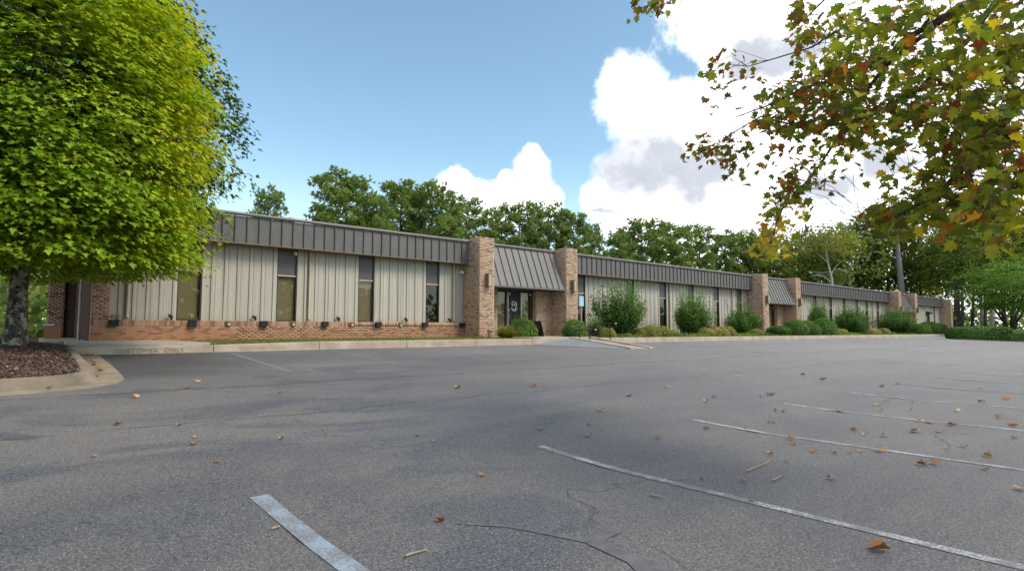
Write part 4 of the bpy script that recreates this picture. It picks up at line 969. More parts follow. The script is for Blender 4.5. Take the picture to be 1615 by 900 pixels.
# distant undergrowth and far wood as one mass
rng = np.random.default_rng(90)
def mass(n, fu, fv, fz, size):
    P = np.stack([fu, fv, fz], 1); N = rng.normal(size=(n, 3)) * .6 + np.array([-.4, -.5, .6]); T = rng.normal(size=(n, 3)) + np.array([0, 0, -.4])
    return P, N, T, size * rng.uniform(.6, 1.3, n), np.clip(np.round(rng.random(n) * 6) / 6 * .4 + rng.random(n) * .5, 0, 1)
n1, n2, n3, n4 = 8000, 12000, 15000, 7000
uu_ = rng.uniform(100, 160, n1); v1 = rng.uniform(-40, 60, n1); z1 = -.4 + rng.random(n1) ** 1.6 * (3.2 + 2 * np.sin(v1 * .35)); 
u2 = rng.uniform(-50, 1, n2); v2 = rng.uniform(38, 62, n2); z2 = rng.random(n2) ** 1.4 * (5 + 2 * np.sin(u2 * .5))
u3 = rng.uniform(-40, 260, n3); v3 = rng.uniform(70, 95, n3); z3 = rng.random(n3) * (11 + 7 * np.clip((u3 - 35) / 55, 0, 1) + 2 * np.sin(u3 * .2) + 1.5 * np.sin(u3 * .53))
n5 = 14000; u5 = np.concatenate([rng.uniform(-60, 60, 10000), rng.uniform(60, 230, 4000)]); v5 = rng.uniform(-75, -55, n5); z5 = -1 + rng.random(n5) * (np.where(u5 < 46, 16, np.where(u5 < 60, 9, 6)) + 2 * np.sin(u5 * .33) + 1.2 * np.sin(u5 * .91))
u4 = rng.uniform(165, 240, n4); v4 = rng.uniform(-120, 70, n4); z4 = rng.random(n4) ** 1.2 * (9 + 3 * np.sin(v4 * .25) + 2 * np.sin(v4 * .9))
parts_ = [mass(n1, uu_, v1, z1, .55), mass(n2, u2, v2, z2, .5), mass(n3, u3, v3, z3, 1.3), mass(n4, u4, v4, z4, 1.2), mass(n5, u5, v5, z5, 1.5)]
P, N, T, S, tn = [np.concatenate([a[k] for a in parts_]) for k in range(5)]
tag(link('distant_wood', leaf_mesh('distant_wood', P, N, T, S, CLUMP, 'wood_leaf', tn)), 'distant undergrowth and wood closing the view behind the trees', kind='stuff')

# ---- shrubs
def upright_shrub(seed, w_, h, n=150, per=34, size=.075, m='shrub_leaf', shoots=26, wide=1.0, tall=1.0):
    """vase shaped shrub: many upright leafy stems from one foot"""
    rng = np.random.default_rng(seed); R = random.Random(seed); mb = MB(); P = []; Tn = []; Nn = []; tn = []
    for k in range(n):
        an = R.uniform(0, 2 * PI); rr = math.sqrt(R.random()); tp = Vector((math.cos(an) * rr * w_ / 2, math.sin(an) * rr * w_ / 2, h * .88 * (1 - .42 * rr ** 2.6) * R.uniform(.66, 1.03)))
        lob = 1 + .17 * math.sin(2 * an + seed) + .12 * math.sin(3 * an + 2.1 * seed) + .08 * math.sin(5 * an + seed * 3.3); tp.x *= lob; tp.y *= lob; tp.z *= .55 + .45 * lob
        long = k < shoots
        if long: tp.z = h * R.uniform(.84, 1.0) * tall; tp.x *= .9; tp.y *= .9
        ft = Vector((tp.x * .22, tp.y * .22, 0)); mid = Vector((tp.x * .85, tp.y * .85, tp.z * .45))
        if k < 40: mb.tube([ft, mid * .6 + ft * .4, mid.lerp(tp, .3)], [.02, .014, .006], 4, caps=False)
        cnt = int(per * (.7 if long else 1))
        for q in range(cnt):
            t_ = R.uniform(.22, 1.0); a = ft.lerp(mid, t_); b_ = mid.lerp(tp, t_); c = a.lerp(b_, t_); sg = .03 + .10 * (1 - t_) + (0 if long else .025)
            P.append((c.x + R.gauss(0, sg), c.y + R.gauss(0, sg), max(.03, c.z + R.gauss(0, sg)))); d = (tp - mid).normalized()
            Tn.append((d.x * .6 + R.gauss(0, .6), d.y * .6 + R.gauss(0, .6), d.z * .6 + R.gauss(.1, .5))); Nn.append((tp.x * .8 / w_ + R.gauss(0, .5), tp.y * .8 / w_ + R.gauss(0, .5), .55 + R.gauss(0, .3)))
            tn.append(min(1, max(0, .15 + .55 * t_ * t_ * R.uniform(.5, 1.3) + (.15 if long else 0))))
    P = np.array(P); return mb.mesh('shrub_stems', 'twig_bark'), leaf_mesh('shrub_leaves', P, np.array(Nn), np.array(Tn), size * rng.uniform(.7, 1.3, len(P)), SIMPLE, m, np.array(tn))
def round_shrub(seed, rx, ry, rz, n=2600, size=.055, m='boxwood_leaf', amp=.1, fluff=.06):
    rng = np.random.default_rng(seed); D = sphere_dirs(int(n * 1.25), rng); D = D[D[:, 2] > -.55][:n]; r = lumpy(D, rng, 20, amp) * rng.uniform(.84, 1.0 + fluff, len(D))
    P = D * r[:, None] * np.array([rx, ry, rz * .62]) + np.array([0, 0, rz * .40]); P[:, 2] = np.maximum(P[:, 2], .02)
    mb = MB(); R = random.Random(seed)
    for k in range(9): an = k * .7; mb.tube([(math.cos(an) * .04, math.sin(an) * .04, 0), (math.cos(an) * rx * .5, math.sin(an) * ry * .5, rz * .55)], [.02, .008], 4, caps=False)
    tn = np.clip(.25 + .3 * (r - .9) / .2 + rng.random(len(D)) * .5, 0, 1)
    return mb.mesh('shrub_stems', 'twig_bark'), leaf_mesh('shrub_leaves', P, D * 1.0 + np.array([0, 0, .35]) + rng.normal(0, .5, P.shape), rng.normal(size=P.shape) + D * .5, size * rng.uniform(.7, 1.3, len(P)), SIMPLE, m, tn)
def put(protos, k, x, v, name, label, group, sc_, rz=0.0, cat='shrub', lift=-.02):
    p = at_v(x, 500, v); base = (p[0], v, (KB(p[0]) if v > 16.4 else gz(p[0], v)) + lift)
    return place_tree('s', protos, k, base, sc_, rz, name, label, group, cat, ('stems', 'foliage'))
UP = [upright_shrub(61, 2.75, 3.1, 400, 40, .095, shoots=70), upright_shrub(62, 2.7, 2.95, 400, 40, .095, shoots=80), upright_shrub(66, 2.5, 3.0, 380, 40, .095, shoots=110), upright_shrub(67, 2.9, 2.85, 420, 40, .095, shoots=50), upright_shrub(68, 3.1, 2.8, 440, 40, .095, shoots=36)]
# the third one is low and full with a few tall thin shoots
def low_with_shoots():
    rng = np.random.default_rng(64); R = random.Random(64)
    a, l1 = upright_shrub(65, 2.4, 2.05, 360, 36, .095, shoots=0); mb = MB(); P = []; T = []; N = []
    for k in range(13):
        x = R.gauss(.15, .55); y = R.gauss(0, .4); h = R.uniform(2.0, 2.85); mb.tube([(x * .4, y * .4, .2), (x * .8, y * .8, 1.2), (x, y, h)], [.02, .014, .005], 4, caps=False)
        for q in range(46):
            t_ = R.uniform(.45, 1); P.append((x * (.4 + .6 * t_) + R.gauss(0, .05), y * (.4 + .6 * t_) + R.gauss(0, .05), h * t_)); T.append((R.gauss(0, .7), R.gauss(0, .7), .5)); N.append((R.gauss(0, .6), R.gauss(0, .6), .6))
    P = np.array(P); l2 = leaf_mesh('l2', P, np.array(N), np.array(T), .075 * rng.uniform(.7, 1.3, len(P)), SIMPLE, 'shrub_leaf', rng.uniform(.4, 1, len(P)))
    return mb.mesh('shoots', 'twig_bark'), l1, l2
for k, (x, v, s, rz, lab) in enumerate([(977, 19.6, (1, 1, 1), .3, 'largest upright green shrub just right of the main entrance'), (1092, 19.7, (.98, .98, .96), 2.2, 'upright green shrub second from the main entrance'),
        (1291, 19.7, (.80, .80, .96), 1.0, 'upright shrub against the pier right of the second entrance'), (1343, 19.6, (1.05, 1.05, 1.03), 4.0, 'upright shrub in the middle of the third wing'), (1413, 19.5, (1.32, 1.3, 1.06), 5.0, 'wide dense upright shrub near the last entrance')]):
    put(UP, k, x, v, 'tall_shrub', lab, 'tall shrubs along the wall', s, rz)
l3 = low_with_shoots(); p = at_v(1171, 500, 19.7); b3 = (p[0], 19.7, KB(p[0]) - .02)
t_ = empty('tall_shrub', b3, 'low full shrub with thin tall shoots left of the second entrance', 'shrub', 'tall shrubs along the wall')
for nm, me in zip(('stems', 'foliage', 'shoots'), l3): link(nm, me, t_, wloc=b3)
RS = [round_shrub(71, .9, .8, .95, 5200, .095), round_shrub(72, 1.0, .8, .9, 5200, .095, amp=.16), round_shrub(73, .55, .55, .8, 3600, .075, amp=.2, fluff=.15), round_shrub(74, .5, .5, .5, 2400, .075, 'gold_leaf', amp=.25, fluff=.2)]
GR = 'clipped round shrubs'
for x, v, k, s, lab in [(1228, 18.4, 1, (.8, .8, .62), 'low rounded shrub at the foot of the second entrance'), (1254, 17.7, 0, (.86, .86, .92), 'glossy round shrub nearest the kerb at the second entrance'), (1271, 17.9, 0, (.75, .75, .88), 'dark round shrub tucked right of the glossy one'),
        (1284, 17.4, 0, (.55, .55, .7), 'small round shrub between two larger clipped ones'), (1297, 17.7, 0, (.95, .95, 1.02), 'largest clipped round shrub right of the second entrance'), (1270, 19.2, 1, (1.0, 1.0, 1.0), 'clipped shrub behind the round ones at the second entrance'),
        (1450, 17.9, 0, (1.0, 1.0, .9), 'clipped shrub left of three at the last wing'), (1463, 17.8, 0, (1.3, 1.2, 1.1), 'clipped shrub in the middle of three at the last wing'), (1479, 17.8, 0, (1.1, 1.1, 1.0), 'clipped shrub right of three at the last wing')]:
    put(RS, k, x, v, 'round_shrub', lab, GR, (s[0] * 1.05, s[1], s[2] * 1.22), x * .37)
put(RS, 2, 825, 20.0, 'holly_shrub', 'green holly shrub with pale shoots in front of the black door', None, (1.05, 1.0, 1.05), .5)
# pale shoots on the holly
hol = [o for o in C.objects if o.name.startswith('holly_shrub')][0]; mb = MB(); P = []; RR = random.Random(9)
for k in range(9):
    x = RR.uniform(-.4, .2); y = RR.uniform(-.3, .3); h = RR.uniform(.95, 1.25)
    for q in range(16): t_ = RR.uniform(.55, 1); P.append((x + RR.gauss(0, .03), y + RR.gauss(0, .03), h * t_))
P = np.array(P); rg = np.random.default_rng(3)
link('shoots', leaf_mesh('holly_shoots', P, rg.normal(size=P.shape) + np.array([0, 0, .3]), rg.normal(size=P.shape) * .5 + np.array([0, 0, .8]), np.full(len(P), .075), SIMPLE, 'gold_leaf', rg.random(len(P)) * .5), hol, wloc=LOC[hol])
put(RS, 2, 906, 18.9, 'round_shrub', 'dark round shrub at the corner of the right entrance pier', 'shrubs by the ramp', (.92, .92, 1.0), 1)
put([upright_shrub(81, .95, 1.1, 90, 26, .06, shoots=25)], 0, 938, 18.9, 'loose_shrub', 'loose light green shrub behind the ramp handrails', 'shrubs by the ramp', (1, 1, 1), 0)
put([upright_shrub(82, .5, 1.0, 30, 20, .06, 'gold_leaf', shoots=14)], 0, 897, 19.8, 'loose_shrub', 'yellow green wispy shrub against the right entrance pier', 'shrubs by the ramp', (1, 1, 1.1), 0)
put([upright_shrub(83, .55, .85, 40, 20, .055, shoots=14)], 0, 920, 19.2, 'loose_shrub', 'thin leggy shrub in front of the blue sign post', 'shrubs by the ramp', (1, 1, 1), 0)
put(RS, 3, 958, 17.8, 'golden_shrub', 'small golden shrub at the ramp handrail', 'golden mounds along the wall', (.62, .62, .85), 0)
GM = 'golden mounds along the wall'
for i, (x, v, s) in enumerate([(1008, 19.0, .8), (1026, 18.8, 1.15), (1043, 19.1, 1.1), (1062, 18.9, .7), (1112, 18.7, .95), (1120, 19.1, 1.2), (1132, 18.9, 1.1), (1143, 19.2, 1.15), (1192, 18.6, .9), (1314, 18.9, .9), (1326, 19.2, 1.0), (1367, 18.9, 1.2), (1377, 19.2, 1.0), (1391, 18.9, 1.1)]):
    lab = ['pale golden mound right of the largest shrub', 'yellow green mound between the first two tall shrubs', 'brightest golden mound below the dark window', 'small golden mound left of the second tall shrub', 'golden mound touching the second tall shrub', 'pale mound below the tan window', 'round yellow mound right of the tan window', 'tallest golden mound left of the low full shrub', 'little golden mound at the third brick pier', 'golden mound left of the middle shrub of the third wing', 'golden mound at the foot of the third wing', 'pale golden mound right of the middle shrub of the third wing', 'second pale mound on the third wing', 'golden mound left of the wide dense shrub'][i]
    put(RS, 3, x, v, 'golden_shrub', lab, GM, (s * .95, s * .9, s * .98), i * .9)
# ground cover between the shrubs
n = 16000; pu = np.concatenate([rng.uniform(21.2, 42, n // 2), rng.uniform(49, 73, n // 2)]); pv = rng.uniform(18.2, 19.6, n)
h = .06 + .17 * (.5 + .5 * np.sin(pu * 1.9) * np.sin(pu * .7)); P = np.stack([pu, pv + .25 * np.sin(pu * .8), np.array([KB(u) for u in pu]) + rng.random(n) * h], 1)
tag(link('ground_cover', leaf_mesh('ground_cover', P, rng.normal(0, .5, P.shape) + np.array([0, -.3, .8]), rng.normal(size=P.shape), .075 * rng.uniform(.7, 1.4, n), SIMPLE, 'shrub_leaf', np.clip(.35 + .3 * np.sin(pu * 1.1) + rng.random(n) * .4, 0, 1))), 'low yellow green ground cover under the tall shrubs', kind='stuff')
MB().box(21.2, 42.1, 18.0, 21.89, -.12, -.015 - .05).build('planting_bed', 'mulch_bed')
for o in [C.objects[-1]]: tag(o, 'dark mulch bed along the second wing', kind='structure')
# liriope clump
rg = np.random.default_rng(15); p = at_v(799, 500, 18.1); b = (p[0], 18.1, -.01); n = 900; an = rg.uniform(0, 2 * PI, n); tilt = rg.uniform(.2, 1.25, n); L = rg.uniform(.34, .62, n)
Vv = []; Ff = []
for i in range(n):
    d = np.array([math.cos(an[i]), math.sin(an[i]), 0]); s = np.array([-d[1], d[0], 0]) * .019; b0 = d * rg.uniform(0, .13); q = [b0]
    for j in (1, 2, 3): a_ = tilt[i] * (.5 + .33 * j * (.6 + tilt[i] * .3)); q.append(q[-1] + (d * math.sin(a_) + np.array([0, 0, math.cos(a_)])) * L[i] / 3)
    k = len(Vv); 
    for j, e in enumerate(q): Vv += [e - s * (1 - .28 * j), e + s * (1 - .28 * j)]
    Ff += [(k + 2 * j, k + 2 * j + 1, k + 2 * j + 3, k + 2 * j + 2) for j in range(3)]
Vv = np.array(Vv); Vv[:, :2] *= 1.25; Vv[:, 2] = np.maximum(Vv[:, 2], .01)
tag(link('grass_clump', raw_mesh('liriope', Vv, [np.array(Ff)], 'gold_leaf', np.repeat(.25 + rg.random(n) * .7, 3)), wloc=b), 'arching yellow green grass clump at the corner of the entrance walk', 'plant')
# clipped hedges on the right, each its own
def hedge_mesh(seed, L, W, H, n=15000):
    rg = np.random.default_rng(seed); D = sphere_dirs(n * 2, rg); D = D[D[:, 2] > -.6][:n]; e = .72
    Q = np.sign(D) * np.abs(D) ** e; Q = Q / np.max(np.abs(Q), axis=1, keepdims=True) ** .3
    P = Q * np.array([L / 2, W / 2, H * .55]) * (lumpy(D, rg, 18, .08) * rg.uniform(.9, 1.03, n))[:, None] + np.array([0, 0, H * .45]); P[:, 2] = np.maximum(P[:, 2], 0.02)
    mb = MB()
    for k in range(12): x = (k / 11 - .5) * L * .8; mb.tube([(x, 0, 0), (x + .05, .1, H * .6)], [.025, .01], 4, caps=False)
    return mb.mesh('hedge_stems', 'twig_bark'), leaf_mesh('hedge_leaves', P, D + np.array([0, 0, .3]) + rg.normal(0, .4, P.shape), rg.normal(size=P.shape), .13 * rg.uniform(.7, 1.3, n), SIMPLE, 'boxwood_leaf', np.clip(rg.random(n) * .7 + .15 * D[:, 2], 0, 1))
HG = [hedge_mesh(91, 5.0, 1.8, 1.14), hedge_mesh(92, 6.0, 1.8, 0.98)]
fr_ = (HEAD - PI / 2)
for k, (x, d, lab) in enumerate([(1544, 49, 'higher rounded hedge between handrail and right edge'), (1607, 49, 'longer clipped hedge at the right edge of the lot'), (1680, 49, 'hedge just beyond the right edge')]):
    p = at_d(x, 532, d); place_tree('h', HG, min(k, 1), (p[0], p[1], gz(p[0], p[1]) - .02), (1, 1, 1), fr_ + (.05 if k else -.08), 'clipped_hedge', lab, 'hedges at the right end of the lot', 'hedge', ('stems', 'foliage'))
hb = MB(); q = [at_d(x, 533, d)[:2] for x, d in ((1516, 48.2), (1720, 47.6), (1720, 75), (1516, 75))]
hb.prism([(a[0], a[1], gz(a[0], a[1]) - .08) for a in q], (0, 0, .16)); tag(hb.build('hedge_bed', 'mulch_bed'), 'dark red mulch bed under the hedges', kind='structure')
# ------------------------------------------------------------------ props
p = at_v(773.5, 525, 20.2); b = (p[0], 20.2, .0)
u_ = tag(MB().lathe(b, [(.085, 0), (.10, .03), (.125, .16), (.14, .30), (.165, .31), (.165, .36), (.135, .36), (.13, .30), (0.0, .29)], 22).build('flower_pot', 'terracotta', wloc=b), 'pale empty clay pot at the foot of the left entrance pier', 'flower pot')
# black sandwich board
p = at_v(847, 520, 20.5); b = (p[0], 20.5, .03)
sb = empty('sandwich_board', b, 'black folding sandwich board by the brick wall beside the entrance', 'sign board'); x, y, z = b
for s in (-1, 1):
    q = MB().prism([(x + s * .01, y - .26, z + .72), (x + s * .01, y + .26, z + .72), (x + s * .20, y + .28, z), (x + s * .20, y - .28, z)], (s * .022, 0, 0)).build('board', 'blue_board', sb)
    MB().prism([(x + s * .045, y - .20, z + .64), (x + s * .045, y + .20, z + .64), (x + s * .172, y + .21, z + .14), (x + s * .172, y - .21, z + .14)], (s * .012, 0, 0)).build('face', 'black_plastic', q)
MB().box(x - .03, x + .03, y - .26, y + .26, z + .715, z + .74).build('hinge', 'black_metal', sb)
# accessible parking sign
p = at_v(917, 474, 19.2); b = (p[0], 19.2, -.02); x, y = b[0], b[1]
sg = empty('parking_sign', b, 'light blue accessible parking sign on a tan post by the right entrance pier', 'sign')
MB().box(x - .035, x + .035, y, y + .06, -.02, 1.55).build('post', 'wood_post', sg)
pl = MB().box(x - .16, x + .16, y - .012, y - .004, 1.50, 1.99).build('plate', 'sign_blue', sg)
bd = MB()
for q in ((x - .155, x + .155, 1.978, 1.986), (x - .155, x + .155, 1.504, 1.512), (x - .155, x - .147, 1.513, 1.977), (x + .147, x + .155, 1.513, 1.977)): bd.box(q[0], q[1], y - .0145, y - .0125, q[2], q[3])
bd.build('border', 'white_paint', pl)
ic = MB(); yy = y - .0145
ic.poly([(x - .02 + .025 * math.cos(a * PI / 5), yy, 1.84 + .025 * math.sin(a * PI / 5)) for a in range(10)], [tuple(range(10))])
ic.box(x - .035, x - .010, yy, yy + .002, 1.70, 1.81); ic.box(x - .035, x + .05, yy, yy + .002, 1.685, 1.707); ic.box(x + .03, x + .05, yy - .0005, yy + .0015, 1.60, 1.684); ic.box(x - .009, x + .045, yy, yy + .002, 1.755, 1.772)
for k in range(14):
    a0, a1 = [math.radians(110 + 15 * (k + e)) for e in (0, 1)]; f = lambda a, r: (x + r * math.cos(a), yy, 1.665 + r * math.sin(a)); ic.poly([f(a0, .07), f(a1, .07), f(a1, .09), f(a0, .09)], [(0, 1, 2, 3)])
ic.build('wheelchair_symbol', 'white_paint', pl)
# handrails at the ramp
def rail(u, v0, v1, h0, lab):
    z0 = gz(u, v0) + .15; r = empty('handrail', (u, (v0 + v1) / 2, 0), lab, 'handrail', 'short black handrails at the ramp')
    for v, z in ((v0, -.12), (v1, .0)): MB().tube([(u, v, z), (u, v, h0 - .03)], .020, 8).build('post', 'black_metal', r)
    MB().tube([(u, v1 + .28, h0 - .16), (u, v1 + .22, h0 - .02), (u, v1, h0), (u, v0 - .02, h0), (u, v0 - .28, h0 - .03), (u, v0 - .30, h0 - .16), (u, v0 - .02, h0 - .17)], .019, 8).build('rail', 'black_metal', r)
    MB().tube([(u, v0 - .29, h0 - .01), (u, v0 - .33, h0 - .01)], .026, 8).build('end_cap', 'lamp_lens', r)
rail(17.25, 15.6, 16.15, .36, 'lower black handrail on the near side of the ramp'); rail(18.55, 15.65, 16.25, .62, 'higher black handrail on the far side of the ramp')
p = at_v(1492, 525, 16.9); u = p[0]
r = empty('ramp_railing', (u + 2.2, 16.9, KB(u)), 'dark rust metal railing at the far end of the building', 'railing')
for k in range(4): MB().tube([(u + k * 1.5, 16.9 - .1 * k, KB(u) - .12 - .02 * k), (u + k * 1.5, 16.9 - .1 * k, KB(u) + .66 - .1 * k)], .04, 6).build('post', 'rust_rail', r)
for dz in (.66, .40): MB().tube([(u - .3, 16.92, KB(u) + dz + .02), (u + 5.2, 16.55, KB(u) + dz - .33)], .035, 6).build('rail', 'rust_rail', r)
# black planter boxes hung on the brick ledge
GB = 'black planter boxes on the brick ledge'
LB = ['black planter box on the ledge nearest the left brick pillar', 'black planter box with green sprouts under the first window', 'black planter box on the ledge left of the second window', 'black planter box on the ledge just right of the second window', 'black planter box on the ledge under the third window', 'black planter box on the ledge under the fourth window', 'black planter box tucked against the left entrance pier']
for i, (u, lab) in enumerate(zip((2.02, 4.2, 6.5, 8.78, 11.05, 13.28, 15.28), LB)):
    b = (u, 21.66, .46); t_ = empty('planter_box', b, lab, 'planter box', GB)
    m_ = MB(); m_.box(u - .12, u + .12, 21.63, 21.742, .47, .635); m_.box(u - .132, u + .132, 21.62, 21.7425, .637, .668); m_.build('box', 'black_plastic', t_)
    if i < 2 or i == 4:
        rg = np.random.default_rng(i); n = 60 if i < 2 else 20; P = np.stack([rg.uniform(-.12, .12, n) + u, rg.uniform(21.64, 21.73, n), .665 + rg.random(n) * (.12 if i < 2 else .05)], 1)
        link('sprouts', leaf_mesh('sprouts', P - np.array(b), rg.normal(size=P.shape), rg.normal(size=P.shape) * .5 + np.array([0, 0, 1]), np.full(n, .07), LANCE, 'shrub_leaf', rg.random(n)), t_, wloc=b)

# ---- the sycamore whose branches hang in from the upper right
rng = np.random.default_rng(40); R = random.Random(40)
SYL = [(0, 0), (.10, -.05), (.34, -.10), (.30, .06), (.62, .26), (.40, .36), (.36, .44), (.52, .70), (.26, .66), (.18, .72), (0, 1.05)]
def syc_leaf(fold, droop, curl):
    V, F = half_leaf(SYL, fold, droop); V = V.copy(); V[:, 2] += curl * V[:, 0] ** 2 * 1.5 + .06 * np.sin(V[:, 1] * 7 + V[:, 0] * 5) * np.abs(V[:, 0]); n = len(V)
    V = np.concatenate([V, [(-.012, -.45, .06), (.012, -.45, .06), (.012, .02, .005), (-.012, .02, .005)]]); return V, F + [np.array([[n, n + 1, n + 2, n + 3]])]
SH = [syc_leaf(.12, -.15, .1), syc_leaf(.22, -.28, -.35), syc_leaf(.05, -.05, .5)]
sb_ = Vector((7.3, -2.6, gz(7.3, -2.6) - .05))
sy = empty('sycamore_tree', sb_, 'sycamore whose leafy autumn branches hang in from the upper right', 'tree')
top = Vector((6.6, -1.9, 5.2))
mb = MB(); mb.tube([sb_, sb_.lerp(top, .3), sb_.lerp(top, .65), top, top + Vector((.1, .2, 2.2)), top + Vector((-.1, .1, 4))], [.34, .28, .25, .2, .13, .05], 12)
mb.build('trunk', 'pale_bark', sy)
SD = 1.32
def B(*p): return [Vector(at_d(x, y, d * SD)) for x, y, d in p]
br = [B((1760, -160, 3.4), (1600, -40, 3.6), (1500, 22, 3.9), (1440, 55, 4.2), (1395, 92, 4.4), (1330, 122, 4.8), (1270, 138, 5.1), (1215, 165, 5.3), (1160, 185, 5.5)),
      B((1600, -40, 3.6), (1530, 60, 3.8), (1450, 140, 4.1), (1370, 185, 4.5), (1280, 205, 5.0), (1200, 184, 5.4), (1150, 213, 5.6), (1098, 256, 5.8)),
      B((1500, 22, 3.9), (1400, 100, 4.3), (1345, 170, 4.7), (1316, 225, 5.0), (1288, 268, 5.1), (1232, 332, 5.2), (1218, 372, 5.2), (1214, 405, 5.2)),
      B((1760, -160, 3.4), (1690, 60, 3.1), (1620, 150, 3.2), (1545, 245, 3.4), (1470, 310, 3.7), (1410, 345, 3.9), (1350, 365, 4.1)),
      B((1690, 60, 3.1), (1660, 200, 3.0), (1600, 300, 3.2), (1530, 360, 3.5)),
      B((1600, -40, 3.6), (1450, -60, 4.2), (1320, -20, 4.8), (1270, 30, 5.1), (1240, 12, 5.2)),
      B((1450, -60, 4.2), (1250, -120, 5.0), (1100, -40, 5.4), (1040, 5, 5.5)),
      B((1440, 55, 4.2), (1350, 30, 4.6), (1280, 75, 4.9), (1180, 105, 5.3), (1125, 100, 5.5))]
lim = MB(); lim.tube([top, top.lerp(br[0][0], .5) + Vector((0, 0, .35)), br[0][0]], [.11, .08, .055], 8)
pts_all = []
for i, q in enumerate(br):
    r0 = (.042, .026, .024, .036, .02, .022, .02, .016)[i]; n_ = len(q); lim.tube(q, [r0 * (1 - .86 * k / (n_ - 1)) for k in range(n_)], 7)
    for a_, c_ in zip(q, q[1:]):
        for k in range(6): pts_all.append(a_.lerp(c_, k / 6))
areas = [(1470, 45, 150, 60, 46, 3.7), (1390, 130, 110, 60, 44, 4.2), (1330, 60, 55, 55, 22, 4.7), (1560, 110, 70, 110, 40, 3.1), (1570, 250, 60, 70, 30, 3.3), (1480, 180, 80, 60, 26, 3.7), (1480, 330, 95, 32, 30, 3.7), (1580, 345, 45, 30, 16, 3.2), (1400, 345, 50, 26, 10, 3.9),
         (1290, 150, 60, 50, 40, 4.9), (1225, 175, 42, 45, 27, 5.3), (1310, 215, 55, 45, 22, 4.8), (1395, 205, 50, 30, 12, 4.3), (1260, 275, 45, 25, 13, 5.1), (1265, 40, 26, 45, 10, 5.1), (1125, 240, 42, 26, 11, 5.7), (1170, 245, 28, 25, 7, 5.5), (1125, 148, 14, 16, 3, 5.6), (1125, 98, 16, 12, 3, 5.5), (1185, 118, 26, 14, 4, 5.4),
         (1224, 350, 22, 45, 12, 5.2), (1210, 390, 25, 14, 6, 5.2), (1040, 4, 40, 13, 9, 5.5), (1245, 310, 22, 18, 5, 5.1), (1430, 270, 40, 35, 7, 4.0), (1500, 255, 50, 35, 12, 3.6)]
leaves = []
for cx, cy, rx, ry, n_, d in areas:
    for _ in range(int(n_ * (1.85 if n_ > 8 else 1.5))):
        a = R.uniform(0, 2 * PI); rr = math.sqrt(R.random()); x = cx + math.cos(a) * rr * rx; y = cy + math.sin(a) * rr * ry; dd = d * SD * R.uniform(.84, 1.16)
        e = Vector(at_d(x, y, dd)); s = min(pts_all, key=lambda q: (q - e).length); L = (e - s).length
        
        s = R.choice(sorted(pts_all, key=lambda q: (q - e).length)[:7]); L = (e - s).length
        thin = L > .5
        m_ = s.lerp(e, .5) + Vector((R.uniform(-.06, .06), R.uniform(-.06, .06), .06 + .05 * L)); 
        if L < 1.1: lim.tube([s, m_, e], [.003, .0024, .0014] if thin else [.0045, .0035, .0018], 4, caps=False)
        yel = 1 if (cy > 335 and cx < 1300) else 0
        for k in range(R.randint(3, 5)):
            q = (m_.lerp(e, R.uniform(.1, 1.0)) if k else e) + Vector((R.gauss(0, .085), R.gauss(0, .085), R.gauss(-.05, .07)))
            c = R.random(); pos_ = (x - 1100) / 500
            if yel: col = 'yellow' if c < .6 else ('moss' if c < .85 else 'orange')
            elif cx < 1300 and cy < 320: col = 'olive' if c < .3 else ('green' if c < .5 else ('umber' if c < .8 else ('red' if c < .95 else 'orange')))
            else: col = 'olive' if c < .36 else ('green' if c < .56 else ('umber' if c < .64 else 'moss') if c < .88 else ('yellow' if c < .935 else ('orange' if c < .97 else 'red')))
            leaves.append((q, R.uniform(.055, .115), col, R.randrange(3)))
lim.build('branches', 'twig_bark', sy, wloc=tuple(top))
print('sycamore leaves', len(leaves))
for i in range(len(leaves)): pass
leaves.sort(key=lambda l: (l[0] - Vector((0, 0, EYE))).length / l[1])
lm = {(c, k): raw_mesh('leaf', SH[k][0], [f for f in SH[k][1]], 'sycamore_' + c) for c in SYC for k in range(3)}
def leaf_frame():
    n_ = Vector((R.gauss(0, .55), R.gauss(0, .55), .75 + R.gauss(0, .35))).normalized(); t_ = Vector((R.gauss(0, .6), R.gauss(0, .6), -.65)); t_ = (t_ - n_ * t_.dot(n_)).normalized(); x_ = t_.cross(n_)
    return x_, t_, n_
VV = []; PP = [[], [], []]; TI = [[], [], []]; MI = [[], [], []]; cnt = 0; cols = list(SYC)
for i, (q, s, col, k) in enumerate(leaves):
    x_, t_, n_ = leaf_frame()
    if i < 300:
        o = link('leaf', lm[(col, k)], sy, wloc=q); mtx = Matrix((x_, t_, n_)).transposed(); o.rotation_euler = mtx.to_euler(); o.scale = (s, s, s)
    else:
        W = SH[k][0] @ (np.array([x_, t_, n_]) * s) + np.array(q); tn_ = R.random()
        for j, f in enumerate(SH[k][1]): PP[j].append(f[0] + cnt); TI[j].append(tn_); MI[j].append(cols.index(col))
        VV.append(W); cnt += len(W)
fo = raw_mesh('foliage', np.concatenate(VV) - np.array(top), [np.array(p) for p in PP], ['sycamore_' + c for c in cols], sum(TI, []), midx=sum(MI, []))
tag(link('foliage', fo, sy, wloc=tuple(top)), kind='stuff')

